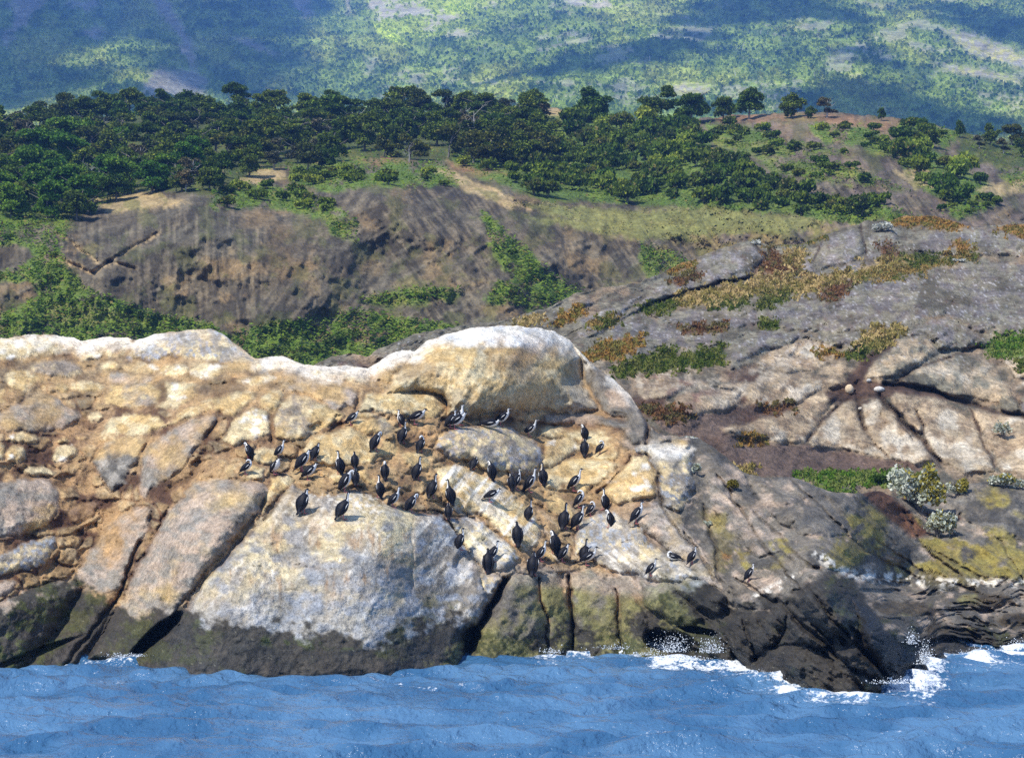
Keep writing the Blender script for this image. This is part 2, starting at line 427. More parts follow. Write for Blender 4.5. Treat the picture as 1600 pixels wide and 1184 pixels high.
# cracks: outline, half width px, depth m
CR1 = [(pts2(a), w, d) for a, w, d in (
 ('649,806 644,850 646,880 641,925', 1.8, .12), ('590,790 575,840', 1.2, .05), ('505,800 495,860 498,880', 1.5, .05),
 ('432,790 372,850 335,893 300,938 275,985 240,1010', 3.5, .7), ('220,845 200,890 186,935 130,1000 90,1055', 3.0, .45),
 ('258,800 235,850 205,900', 3.0, .4), ('790,910 765,950 742,990 728,1030', 6, 1.5), ('842,905 852,960 858,1020', 1.6, .3),
 ('888,898 893,960 900,1030', 2.2, .55), ('962,920 968,980 972,1020', 1.6, .3), ('935,770 985,716', 2.4, .5),
 ('1028,740 1034,790 1062,830 1110,890', 2.5, .35), ('1100,790 1118,850 1122,905', 3.5, .45), ('560,610 555,640 548,650', 3, .3),
 ('320,700 300,745 262,770', 5, .5), ('345,640 330,680 300,730', 3, .3), ('425,640 424,690', 4, .4), ('300,845 285,885 270,905', 1.5, .12),
 ('600,650 560,655 520,668', 3, .3), ('690,655 760,655 850,664 930,676', 3.5, .35), ('1180,800 1240,860 1330,930', 2.5, .35),
 ('1215,940 1290,1008 1350,1052 1390,1080', 4, .8), ('1262,915 1300,965 1352,1020 1400,1072', 3, .5), ('1160,960 1172,1000 1186,1030', 2.5, .4), ('1205,1012 1260,1006 1300,1030', 2.5, .4), ('1232,945 1226,990 1210,1012', 2.2, .4), ('1130,990 1160,1040', 2, .4), ('1366,840 1460,905 1560,935', 2.5, .35),
 ('1410,800 1440,850 1500,900', 2.0, .3), ('1270,975 1300,1005', 2, .4), ('700,640 690,620 660,612', 2.5, .25),
 ('795,738 840,790 900,830', 2.2, .2), ('1004,640 1012,668 1010,694', 3.5, .7), ('1120,742 1160,800 1200,862 1256,926', 2.2, .4), ('1232,748 1290,800 1352,862 1440,905', 2.2, .4), ('1335,778 1400,850', 2, .3), ('1450,852 1530,902', 2, .3), ('1500,800 1486,840', 2, .3), ('1560,840 1600,905', 1.6, .3), ('1150,905 1215,945', 2, .4), ('1070,830 1115,905', 2.2, .4), ('0,760 60,740 150,800', 3, .15), ('1205,1000 1180,955', 2, .3))]
HOL = [(246, 990, 60, 10, -40, 1.5), (1050, 1003, 42, 17, 10, 2.4), (60, 1018, 70, 6, -20, .5), (1092, 985, 30, 6, 10, 1.2),
       (1350, 1010, 9, 44, -34, .7), (495, 667, 12, 7, -20, .3), (1062, 732, 10, 12, 0, .25), (722, 880, 14, 18, 10, .35), (610, 768, 14, 6, 10, .3),
       (1245, 925, 10, 6, 0, .4), (735, 1000, 16, 22, 20, .8), (968, 650, 14, 7, 10, .2), (1400, 925, 60, 5, 3, .5), (1520, 955, 60, 4, 2, .5), (1480, 1000, 40, 4, 0, .4),
       (905, 590, 24, 26, 30, .6)]
TIDE = pts2('-400,945 0,945 60,915 120,905 160,940 210,962 250,940 300,962 400,974 520,992 585,1000 640,975 680,960 720,965 760,985 800,985 840,985 862,985 900,975 960,985 1010,950 1060,915 1110,905 1130,945 1180,942 1225,935 1260,908 1330,905 1345,930 1400,990 1500,985 1600,985 2000,985')

C1 = []
def yw(v): return 22140.0 / (v - HZ)
for u, rows in {
 -200: '1030,0 940,1.2 850,3 750,6 680,8 620,11.5 570,14.5 530,17.5',
 0: '1035,0 940,1.2 850,3.2 750,6 680,8.5 620,12 570,15 530,18',
 200: '1030,-1.5 940,.6 850,2.4 750,5 650,9 570,14 530,16',
 300: '1047,0 960,1.0 850,3 750,6 650,10 565,16',
 450: '1047,0 960,1.0 850,2.8 770,5.2 700,7.5 620,11 560,16',
 600: '1045,0 960,1.0 850,2.8 790,5 740,7 650,10 575,14',
 700: '1036,-.6 940,1.6 850,3.6 800,4.4 740,6 650,9.0',
 800: '1025,-3 940,-1.8 880,-.6 820,1.4 740,4.2 650,8 600,9.2 508,13',
 900: '1016,-4.6 940,-3.4 880,-2 820,.2 740,3.6 660,8 560,12',
 985: '1020,-4 940,-2.8 880,-1 820,.8 740,4 680,7 640,9.5',
 1100: '1030,-2 950,-1.0 880,1.5 800,5 700,10',
 1200: '1050,0 950,1.4 900,3.4 830,8 750,14',
 1300: '1076,0 1000,.8 920,2.2 890,6 840,11 780,17'}.items():
    ys = {-200: 62, 0: 61.8, 200: 62.7, 300: 59.8, 450: 59.8, 600: 60.2, 700: 61.7, 800: 63.6, 900: 65.3, 985: 64.5, 1100: 62.7, 1200: 59.4, 1300: 55.5}
    sub = {200: 1.5, 700: 1.2, 800: 3, 900: 4.6, 985: 4, 1100: 2}.get(u, 0)
    for r in rows.split():
        v, g = r.split(','); C1.append((u, float(v), ys[u] + float(g) + sub))
C1 += [(1390, 1040, 57.6), (1390, 980, 58.6), (1400, 920, 74), (1400, 860, 77), (1400, 790, 82), (1500, 1005, 67), (1500, 950, 71), (1500, 905, 76),
       (1500, 850, 80), (1500, 770, 86), (1650, 1005, 67.4), (1650, 950, 71.5), (1650, 905, 76.5), (1650, 840, 82), (1650, 765, 88), (1850, 1005, 67.4), (1850, 900, 78), (1850, 760, 90), (-350, 1030, 62), (-350, 540, 79)]
TPS1 = TPS(C1, 100., .03)

def wob(U, V): return .35 * fbm(U / 12., V / 12., 3, 39)
def front_fields(U, V):
    wu = fbm(U / 26., V / 26., 3, 1) * 5 + vn(U / 7., V / 7., 4) * 1.3
    wv = fbm(U / 26., V / 26., 3, 9) * 4 + vn(U / 7., V / 7., 6) * 1.3
    u = U + wu; v = V + wv
    s = np.full(U.shape, -30.); ids = np.full(U.shape, -1); h = np.zeros(U.shape)
    for i, (P, c, A, w, tx, ty) in enumerate(RK):
        d = polysd(P, u, v, 30.)
        m = d > s
        cx, cy = P.mean(0)
        hh = (.8 if A > .55 else .72) * A * (1 - (1 - np.clip(d / w, 0, 1)) ** 2) ** .8
        hh = hh - (tx * (U - cx) + ty * (V - cy)) / 100. * np.clip(d / w, 0, 1)
        s = np.where(m, d, s); ids = np.where(m & (d > -2.5), i, ids); h = np.where(m, hh, h)
    cr = np.zeros(U.shape); crd = np.zeros(U.shape)
    for P, w, dep in CR1:
        d = linedist(P, u, v, 30.)
        g = np.exp(-(d / w) ** 2); cr = np.maximum(cr, g * min(1, dep * 3)); crd = np.maximum(crd, g * dep * (.6 if P[0, 0] < 700 else .9))
    return u, v, s, ids, h, cr, crd

def front_depth(U, V, full=False):
    u, v, s, ids, h, cr, crd = front_fields(U, V)
    Y = TPS1(np.clip(U, -330, 1850), V)
    # the headland's outer flank falls back to the reef
    Y = Y - h
    gap = sstep(0, 14, -s) * .12 + sstep(3, -3, s) * .05
    left = sstep(1000, 900, U)
    Y = Y + gap * np.where(V < 930, 1, .6)
    d1, d2, idv = worley(U / 30. + fbm(U / 40., V / 40., 2, 5) * .5, V / 20. + fbm(U / 40., V / 40., 2, 6) * .5, 3)
    e = np.clip((d2 - d1) / .35, 0, 1)
    st = (idv > .35) * sstep(2, -6, s)
    Y = Y - .20 * st * (1 - (1 - e) ** 2) * left
    Y = Y + crd
    for cx, cy, rx, ry, an, dep in HOL:
        a = math.radians(an); x = (U - cx) * math.cos(a) + (V - cy) * math.sin(a); y = -(U - cx) * math.sin(a) + (V - cy) * math.cos(a)
        q = np.sqrt((x / rx) ** 2 + (y / ry) ** 2) + fbm(U / 14., V / 14., 2, 8) * .25
        Y = Y + dep * sstep(1.15, .6, q)
    # weathering relief
    n = fbm(U / 60., V / 48., 5, 2) * (.30 + .25 * sstep(1080, 1160, U)) + ridged((U + V * .6) / 34., (V - U * .45) / 70., 4, 12) * .16
    smooth = np.isin(ids, [i for i, q in enumerate(RK) if q[1] in ('S', 'P', 'P2')]) * sstep(0, 26, s)
    n = n * (1 - .62 * smooth)
    n = n + fbm(U / 9., V / 9., 3, 21) * (.05 + .06 * sstep(2, -6, s) * left)
    q1, q2, _q3 = worley(U / 11. + vn(U / 20., V / 20., 7), V / 8. + vn(U / 20., V / 20., 8), 9)
    n = n + .07 * np.clip((q2 - q1) / .4, 0, 1) * sstep(2, -6, s) * left * (_q3 > .5)
    n = n + ridged(V / 13. + fbm(U / 60., V / 60., 3, 33) * 2, U / 90., 4, 34) * .6 * sstep(1345, 1400, U) * sstep(895, 915, V)
    Y = Y - n * (1 + .5 * sstep(1080, 1200, U))
    # strata running down to the right on the right hand flank
    dg = (U * .62 - V * .78)
    st2 = ridged(dg / 26., (U + V) / 160., 3, 31)
    Y = Y - st2 * .36 * sstep(1000, 1120, U)
    net = sstep(.80, .97, ridged(U / 42. + wob(U, V), V / 42., 2, 37)) * sstep(-.1, .3, fbm(U / 70., V / 70., 2, 38))
    Y = Y + net * .07
    cr = np.maximum(cr, net * .45)
    if full: return Y, (u, v, s, ids, cr, e * st * left, st2)
    return Y

def front_color(U, V, f):
    u, v, s, ids, cr, stone, st2 = f
    n1 = fbm(U / 50., V / 40., 5, 41); n2 = fbm(U / 16., V / 12., 4, 42); n3 = fbm(U / 5., V / 5., 3, 43)
    n4 = fbm(U / 30., V / 30., 4, 44)
    stk = fbm(U / 6., V / 42., 4, 45)             # stains that run down
    stkd = fbm((U * .78 + V * .62) / 7., (V * .78 - U * .62) / 60., 4, 46)
    white = C(242, 235, 218, .92); cream = C(226, 206, 160); ochre = C(210, 180, 124); deep = C(182, 148, 104); dirt = C(146, 118, 92); dirt2 = C(92, 66, 48)
    grey = C(158, 150, 136); greyd = C(112, 107, 98); blue = C(168, 172, 176); pink = C(188, 168, 146); black = C(46, 45, 40); blk2 = C(66, 62, 54)
    alg = C(78, 82, 46); yel = C(134, 128, 84); lich = C(152, 138, 72); wet_shade = C(38, 38, 36); rgrey = C(134, 126, 112); rgrd = C(92, 88, 80)
    def b3(a, b, c, x, y): return mixc(mixc(a, b, sstep(-.25, .3, x)), c, sstep(.05, .45, y))
    Z = np.zeros(U.shape)
    # ground between the stones
    col = mixc(mixc(dirt, deep, sstep(-.2, .35, n1)), dirt2, sstep(.0, .4, n4))
    col = mixc(col, mixc(ochre, cream, sstep(-.2, .4, n2)), sstep(.2, .9, stone) * .75)
    upper = sstep(660, 600, V) * sstep(1000, 900, U)
    col = mixc(col, mixc(ochre, cream, sstep(-.2, .3, n2)), upper * .55)
    mid = mask(pts2('440,690 640,640 860,660 960,700 960,800 860,860 780,800 620,780 470,770'), U, V, 20) 
    col = mixc(col, mixc(deep, ochre, sstep(-.3, .3, n2)), mid * .75)
    rt = np.maximum(sstep(985, 1050, U), sstep(962, 982, U) * sstep(712, 695, V))
    col = mixc(col, b3(rgrey, rgrd, pink, n1, n2), rt)
    soil = np.maximum(mask(pts2('1345,768 1380,764 1420,800 1455,835 1425,842 1390,812'), u, v, 5), mask(ell(1470, 805, 32, 6, 8), u, v, 4))
    T = {
     'w': b3(white, cream, ochre, n2 * .7 + n1 * .4 + .18, n1 * .6 + n2 * .6), 'wo': b3(cream, ochre, white, n1 + n2 * .4, n2 - .16),
     'o': b3(ochre, cream, deep, n2, n1 * .8 + n3 * .3), 'od': b3(deep, ochre, dirt, n2, n1), 'og': b3(ochre, grey, cream, n1 + n2 * .4, n2),
     'ow': b3(cream, ochre, white, n2, stkd * 1.1 + .05), 'g': b3(grey, pink, ochre, n2, n1 * .8), 'gw': b3(grey, cream, blue, n2 + n1 * .4, n3 + n4 * .6),
     'gd': b3(rgrey, greyd, pink, n2, n1), 'b': b3(grey, greyd, ochre, n2, n1), 'p': b3(pink, grey, ochre, n2, n1 * .7),
     'dd': b3(dirt, dirt2, deep, n2, n1), 'gp': b3(rgrey, pink, greyd, n2, n1), 'ly': b3(rgrey, lich, rgrd, n1 + n2 * .7 + .12, n4), 'lg': b3(rgrd, rgrey, lich, n2, n1 + n2 * .3),
     'K': b3(rgrey, yel, greyd, n1 + n2 * .5 + .1, n4), 'Kd': b3(greyd, rgrey, yel, n2, n1), 'K0': b3(black, blk2, alg, n2, n1),
     'W': b3(C(92, 82, 66), C(64, 58, 48), C(108, 102, 88), n2, n4 + .0), 'Rf': b3(rgrd, white, blk2, n2 + .1, n1), 'Rd': b3(C(94, 82, 62), C(66, 58, 44), yel, n2, n1 - .15),
     'T': b3(grey, pink, greyd, n2, n1), 'P': b3(pink, grey, ochre, n2, n1 * .6 - .02), 'P2': b3(pink, grey, deep, n2, n1 * .8)}
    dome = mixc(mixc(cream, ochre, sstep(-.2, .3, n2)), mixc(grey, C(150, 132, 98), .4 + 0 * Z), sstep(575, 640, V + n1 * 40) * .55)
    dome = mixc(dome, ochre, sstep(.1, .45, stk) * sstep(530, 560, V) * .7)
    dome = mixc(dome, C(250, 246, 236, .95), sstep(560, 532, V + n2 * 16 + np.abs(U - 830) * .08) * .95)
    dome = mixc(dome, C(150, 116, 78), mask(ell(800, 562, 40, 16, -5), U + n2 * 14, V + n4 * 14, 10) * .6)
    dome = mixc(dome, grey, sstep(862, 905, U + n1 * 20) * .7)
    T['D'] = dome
    T['SR'] = mixc(mixc(grey, blue, sstep(-.2, .3, n2)), mixc(white, greyd, sstep(-.1, .1, n1)), sstep(.0, .3, stkd) * .6)
    S = mixc(mixc(cream, grey, sstep(-.25, .25, n1 + n2 * .5)), white, .8 * sstep(.05, .4, stkd * .5 + n4 * .6 + n3 * .2))
    S = mixc(S, C(196, 174, 134), sstep(-.05, .3, n4 + stk * .3) * .5)
    S = mixc(S, blue, sstep(.05, .45, -n4 + n2 * .4) * .35)
    S = mixc(S, mixc(grey, blue, .4 + .6 * sstep(-.2, .3, n2)), sstep(860, 960, V + n1 * 50) * .75)
    S = mixc(S, C(172, 136, 96), sstep(.22, .6, stk * .6 + n4 * .7 + n3 * .2) * sstep(960, 900, V) * sstep(800, 840, V) * .7)
    T['S'] = mixc(S, T['SR'], sstep(642, 656, U))
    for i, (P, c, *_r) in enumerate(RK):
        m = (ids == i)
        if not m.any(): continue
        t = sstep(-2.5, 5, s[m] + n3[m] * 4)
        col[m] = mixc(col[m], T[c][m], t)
    # long pale sweeps between the birds, brown wash over upper stones, dirt settling in cracks
    sweep = mask(pts2('690,740 760,745 830,800 900,850 1010,860 1100,905 1060,930 900,880 760,880 690,800'), U, V, 18)
    sg = sstep(.0, .35, fbm((U * .75 + V * .66) / 60., (V * .75 - U * .66) / 7., 4, 51))
    col = mixc(col, white, sweep * sg * .5)
    sweep2 = mask(pts2('900,790 1040,780 1130,920 1060,940 900,880'), U, V, 18)
    col = mixc(col, mixc(grey, blue, sstep(-.2, .2, n2)), sweep2 * sstep(-.1, .3, n1) * .5)
    wash = sstep(.08, .4, n1 + n3 * .2) * sstep(1000, 930, U) * sstep(800, 740, V)
    col = mixc(col, mixc(deep, dirt, sstep(-.3, .3, n4)), wash * .38)
    col = mixc(col, mixc(deep, dirt2, sstep(-.2, .3, n4)), sstep(3.5, -3, s) * sstep(1000, 940, U) * sstep(930, 900, V) * .6)
    lowg = mask(pts2('735,880 800,880 900,890 1010,905 1060,915 1050,935 960,930 880,915 800,915 745,900'), U, V, 9)
    col = mixc(col, mixc(grey, pink, sstep(-.2, .3, n2)), lowg * .75)
    # guano on the skyline and on ledges
    vt = interp(VT, U)
    cw = sstep(30, 6, V - vt + n2 * 12) * sstep(1010, 960, U) * (1 - mask(pts2('250,500 400,505 410,575 300,560 260,540'), U, V, 6) * .7)
    col = mixc(col, white, cw * .8 * sstep(-.35, .12, n1 + n2 * .5 + n3 * .2))
    col = mixc(col, white, mask(ell(1042, 702, 42, 10, 3), U + n2 * 8, V + n4 * 8, 6) * .8)
    col = mixc(col, white, sstep(.0, .35, n3 + n4 * .5) * mask(ell(560, 785, 60, 12, 8), U, V, 10) * .8)
    # lichen and blotches on the right
    col = mixc(col, lich, rt * sstep(.12, .34, n1 + n3 * .25) * mask(pts2('1100,800 1250,800 1500,800 1700,850 1700,920 1350,900 1200,900 1110,880'), U, V, 20) * .75)
    col = mixc(col, C(120, 108, 44), mask(ell(1128, 860, 14, 36, 8), U + n2 * 14, V, 8) * .6)
    col = mixc(col, C(175, 120, 66), mask(ell(1135, 865, 9, 8), U, V, 5) * rt * .6 * sstep(-.2, .2, n2))
    col = mixc(col, rgrd * .8, rt * sstep(.25, .6, st2) * .35)
    col = mixc(col, C(104, 70, 48), soil * .95)
    # salt white splash band on the reef
    sb = mask(pts2('1290,880 1340,890 1400,895 1500,905 1600,905 1700,905 1700,918 1480,915 1400,912 1330,905'), U, V, 5) + mask(ell(1290, 875, 26, 8, 35), U, V, 5) + mask(ell(1215, 915, 44, 6, -25), U, V, 5)
    col = mixc(col, white, np.clip(sb, 0, 1) * sstep(-.05, .3, n3 + n2 * .6) * .85)
    # cracks
    col = mixc(col, mixc(C(96, 66, 44), C(70, 62, 50), sstep(1000, 1050, U)), cr * .6)
    # tide band: film of weed and dark lichen
    td = interp(TIDE, U) + n2 * 20 + n4 * 22 + n3 * 6
    b = sstep(-6, 10, V - td)
    band = b3(blk2, black, alg * .75, n2, n1 + n3 * .3)
    band = mixc(band, C(74, 68, 62), sstep(30, 70, V - td) * sstep(1040, 980, U) * .5 * sstep(-.3, .3, n4))
    yk = sstep(600, 680, U) * sstep(1120, 1000, U)
    band = mixc(band, mixc(alg, yel, sstep(-.2, .3, n3)), yk * sstep(-.12, .22, n1 + n3 * .35) * .8)
    gl = sstep(150, 40, U) + mask(ell(480, 1003, 90, 10, 3), U, V, 6)
    band = mixc(band, C(82, 92, 34), np.clip(gl, 0, 1) * sstep(-.1, .25, n2) * .7)
    band = mixc(band, C(70, 64, 56), sstep(1110, 1180, U) * sstep(-.2, .3, n2) * .5)
    yb = sstep(-34, -4, V - td) * yk
    col = mixc(col, mixc(yel, alg, sstep(-.2, .3, n2)), yb * sstep(-.3, .2, n1 + n3 * .4) * .7)
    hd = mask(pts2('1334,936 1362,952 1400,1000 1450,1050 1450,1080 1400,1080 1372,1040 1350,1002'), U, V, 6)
    band = mixc(band, wet_shade * .6, hd)  # wet headland flank: its black shade is painted into the band colour
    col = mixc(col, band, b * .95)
    # barnacle and salt specks
    sp = (vn(U / 1.6, V / 1.6, 61) > .93) * (b > .5)
    col = mixc(col, C(150, 145, 120), sp * .5)
    wet = np.clip(sstep(10, 50, V - td) * .9 + hd, 0, 1)
    col = col * (1 + .16 * vn(U / 2.1, V / 2.1, 63) + .14 * fbm(U / 5., V / 4., 2, 64))[..., None]
    return np.clip(col, .004, .9), wet

def usamples(step, lo=-1100, hi=2700, coarse=13):
    return np.r_[np.arange(lo, -12, coarse), np.arange(-12, 1612, step), np.arange(1612, hi, coarse)].astype(float)

def build_sheet(name, us, vt, vb, nrow, depth, color, mat, back, piece_name=None, pieces=None, skirt=None):
    """surface seen between the outlines vt(u) and vb(u), rolled over behind its crest; returns root object"""
    nc = len(us)
    t = np.linspace(0, 1, nrow)[:, None]
    U = np.repeat(us[None, :], nrow, 0); V = vt[None, :] * (1 - t) + vb[None, :] * t
    Y, f = depth(U, V, True)
    col, wet = color(U, V, f)
    P = wpos(U, V, Y)
    top = P[0]
    ext = []
    for dy, dz in back[::-1]:
        q = top.copy(); q[:, 1] += dy + .3 * dy * vn(us / 60., us * 0 + dy, 3); q[:, 2] -= dz; ext.append(q)
    nb = len(ext)
    Pa = np.concatenate([np.array(ext), P], 0)
    ca = np.concatenate([np.repeat(col[:1], nb, 0), col], 0); wa = np.concatenate([np.repeat(wet[:1], nb, 0), wet], 0)
    ids = np.full((nb + nrow, nc), -1)
    if pieces: ids[nb:] = f[3]; ids[:nb] = f[3][:1]
    faces = grid_faces(nb + nrow, nc)
    V3 = Pa.reshape(-1, 3); cc = ca.reshape(-1, 3); ww = wa.reshape(-1); fi = ids.reshape(-1)[faces[:, 0]]
    root = None
    def sub(m, nm, parent):
        fc = faces[m]; uq, inv = np.unique(fc, return_inverse=True)
        return mesh_np(nm, V3[uq], inv.reshape(fc.shape), mat, {'col': cc[uq], 'wet': ww[uq]}, True, parent)
    root = sub(fi == -1, name, None)
    if pieces:
        for i in range(pieces):
            m = fi == i
            if m.sum() > 12:
                q = sub(m, piece_name, root)
    root['kind'] = 'structure'
    return root

us1 = usamples(2.0)
vt1 = interp(VT, us1) + fbm(us1 / 14., us1 * 0, 3, 71) * 2.2 + vn(us1 / 3., us1 * 0, 72) * .5
vb1 = interp(VW, us1) + 28
outcrop = build_sheet('rocky_shore', us1, vt1, vb1, 285, front_depth, front_color, M_ROCK,
    [(.5, .05), (1.5, .35), (3, 1.2), (5, 3.0), (7, 6.0), (9, 12.)], 'boulder', len(RK))
outcrop['label'] = 'guano stained rocky shore where the black and white birds stand'

# ------------------------------------------------------------------ slope behind, right
VT2 = pts2('-400,640 300,620 440,600 480,578 500,566 520,556 545,551 575,556 590,546 615,534 650,521 700,511 760,505 800,497 830,488 860,480 900,458 950,448 1000,441 1040,424 1060,414 1100,398 1130,386 1180,375 1200,384 1250,382 1290,366 1330,353 1350,346 1392,345 1410,338 1460,337 1490,346 1520,354 1560,352 1600,349 2000,330')
RK2 = []
def r2(P, c, A=.35, w=14, tx=0, ty=0): RK2.append((pts2(P) if isinstance(P, str) else P, c, A, w, tx, ty))
r2('1260,695 1272,660 1300,634 1325,622 1338,640 1348,668 1385,716 1345,706 1300,700', 'P', .6, 14)
r2('1345,632 1372,624 1402,650 1442,690 1466,720 1420,724 1390,718 1360,680', 'P', .6, 14)
r2('1386,616 1412,604 1462,618 1502,640 1548,700 1556,735 1505,740 1474,722 1442,682 1402,642', 'P', .7, 16)
r2('1512,640 1562,640 1620,660 1700,690 1700,750 1600,745 1562,730 1540,690', 'P', .7, 16)
r2('1128,667 1180,655 1238,640 1290,604 1312,614 1292,640 1258,690 1206,688 1152,682', 'P', .8, 20)
r2('990,606 1040,598 1060,590 1100,598 1040,622 1000,622', 'PB', .6, 14)
r2('1000,640 1042,642 1062,620 1110,606 1158,612 1152,635 1090,648', 'PB', .6, 14)
r2('1176,572 1208,548 1258,530 1302,540 1312,556 1276,580 1230,582', 'P', .8, 16)
r2('1110,600 1160,598 1200,586 1252,582 1310,590 1322,604 1284,610 1240,632 1180,640 1160,615', 'P', .7, 14)
r2('1340,590 1360,555 1400,530 1442,520 1468,550 1420,580 1380,592', 'PK', .8, 16)
r2('1418,522 1460,500 1484,496 1522,519 1545,530 1502,547 1470,545 1445,522', 'G', 1.0, 14, .6)
r2('1402,592 1452,560 1502,548 1542,568 1582,610 1592,635 1542,626 1472,612 1412,602', 'PK', .8, 16)
r2('1562,560 1605,546 1700,540 1700,600 1604,592 1584,592', 'PW', .6, 12)
r2('1590,620 1640,610 1700,620 1700,680 1640,665 1600,655', 'G', .6, 12)
r2('1278,586 1300,564 1322,570 1320,592', 'P', .4, 10); r2('1545,596 1575,612 1595,640 1575,650 1552,620', 'Gd', .4, 8)
r2('958,505 1010,462 1100,402 1178,382 1196,392 1172,430 1082,452 1002,480', 'G', .9, 18)
r2('1228,440 1282,378 1332,358 1352,372 1346,404 1292,420 1262,436', 'G', .8, 16)
r2('1352,374 1396,350 1402,372 1384,412 1352,404', 'G', .7, 12); r2('1404,392 1462,360 1540,356 1600,360 1700,352 1700,420 1600,400 1500,398', 'Gs', 1.1, 22)
r2('1200,440 1290,424 1345,408 1380,414 1340,424 1262,440', 'G', .4, 8)
r2('1340,420 1402,432 1520,412 1700,410 1700,530 1600,525 1520,518 1482,494 1455,498 1390,515 1300,520 1180,510 1140,490 1200,480 1260,460', 'Gs', .8, 26)
r2('1062,512 1000,488 1062,486 1130,478 1180,480 1200,505 1130,512', 'Gs', .6, 14)
r2('930,545 960,505 1000,490 1052,512 1072,520 1130,520 1120,540 1062,545 1000,562', 'Gs', .6, 14)
r2('905,500 960,480 1000,462 960,500 935,525 900,530', 'G', .5, 10)
r2('1140,548 1190,515 1290,525 1340,520 1360,530 1345,552 1300,540 1258,530 1206,546 1172,572 1140,575', 'Gs', .6, 14)
r2('590,560 600,548 650,524 690,514 690,530 650,560 610,570', 'Gd', .7, 14); r2('486,580 500,568 522,556 550,560 575,572 540,582', 'Gd', .6, 12)
r2(ell(860, 500, 40, 10, -18), 'Gd', .5, 9); r2(ell(900, 480, 30, 8, -20), 'G', .5, 8); r2(ell(1042, 585, 26, 8, -10), 'PB', .4, 8)
r2(ell(985, 560, 22, 9, -10), 'Gs', .4, 8)
CR2 = [(pts2(a), w, d) for a, w, d in (
 ('1335,612 1310,636 1282,660 1262,690', 3, .5), ('1338,615 1345,650 1352,670', 3.5, .5), ('1375,620 1405,650 1440,690 1470,722', 3.5, .6),
 ('1430,640 1445,665 1442,680', 2.5, .4), ('1515,640 1535,690 1555,728', 2, .3), ('1385,600 1460,612 1540,640 1600,652', 4, .6),
 ('1340,600 1355,570 1385,545 1400,532', 6, .6), ('1400,595 1440,572 1520,545 1550,545', 2.5, .4), ('1000,482 1080,455 1180,430', 3, .7),
 ('1180,380 1196,398 1178,432', 2.5, .5), ('1284,380 1270,410', 2, .4), ('1345,350 1352,400', 1.5, .3), ('1300,640 1285,655', 1.5, .2), ('1400,650 1430,690', 1.2, .2))]
SOIL2 = [pts2('985,628 1030,632 1060,640 1110,648 1150,636 1200,632 1240,630 1238,642 1180,656 1124,668 1150,684 1200,692 1256,696 1300,702 1345,708 1400,724 1470,728 1440,735 1300,738 1250,744 1170,748 1120,722 1085,700 1030,668'),
         pts2('1285,610 1320,596 1345,560 1395,528 1402,534 1368,560 1350,592 1400,600 1460,612 1500,622 1460,622 1400,612 1382,625 1340,622 1300,630')]
# vegetation strips: outline, hue (g green, o orange, t tan, b brown, m bright), density
VEG2 = [(pts2(a), c) for a, c in (
 ('1385,345 1405,336 1460,335 1512,350 1500,358 1440,354 1400,352', 'o'), ('1056,462 1100,455 1160,445 1180,432 1250,436 1330,424 1340,432 1300,442 1262,458 1180,458 1105,478 1060,476', 't'),
 ('1330,426 1400,414 1470,402 1525,394 1530,402 1480,412 1402,432 1340,440', 'go'), ('1184,482 1194,455 1242,448 1232,464 1206,478', 'g'),
 ('1284,462 1290,446 1332,440 1322,458 1300,468', 'b'), ('958,580 990,565 1050,544 1062,560 1130,540 1132,566 1062,576 1000,584 965,590', 'g'),
 ('908,560 936,540 1000,525 1004,535 990,548 944,562', 'o'), ('1534,548 1558,528 1605,522 1680,522 1680,556 1605,558 1560,556', 'm'),
 ('1338,538 1372,510 1412,514 1402,528 1370,548', 't'), ('1345,540 1385,530 1378,542 1350,556 1325,560', 'g'), ('1186,422 1200,388 1240,404 1252,426 1210,434', 'b'), ('1060,514 1095,506 1130,508 1128,519 1070,520', 'b'),
 ('998,484 1030,474 1062,472 1050,486 1010,490', 'g'), ('1248,740 1330,741 1400,738 1440,745 1392,756 1290,759', 'm'), ('1248,760 1300,762 1330,770 1280,770', 'm'), ('1180,360 1290,368 1270,382 1200,384', 'go'),
 ('1372,386 1392,380 1402,400 1380,406', 'b'), ('1400,405 1450,396 1460,404 1420,412', 'g'), ('800,500 830,492 840,500 820,508', 't'), ('860,505 900,480 912,488 880,508', 'o'), ('1045,440 1090,425 1095,432 1060,446', 'b'),
 ('1490,380 1500,374 1520,388 1500,396', 'o'), ('1560,358 1600,350 1680,350 1680,366 1590,370', 'o'), ('1150,685 1180,680 1190,690 1160,694', 'o'), ('1275,550 1300,545 1310,552 1290,560', 'o'), ('1040,420 1080,408 1085,416 1050,428', 'o'),
 ('1000,640 1060,636 1080,650 1040,660', 'b'), ('1190,636 1240,630 1238,640 1195,648', 'b'), ('1590,565 1650,560 1650,580 1600,580', 'g'), ('1100,470 1170,465 1160,478 1110,482', 'g'), ('1340,420 1380,408 1420,405 1410,418 1350,430', 't'),
 ('1190,505 1215,500 1212,508 1195,512', 'g'), ('1225,390 1262,395 1250,420 1222,415', 't'), ('920,510 960,492 968,500 940,516', 'go'), ('1150,735 1175,732 1178,745 1155,745', 't'))]
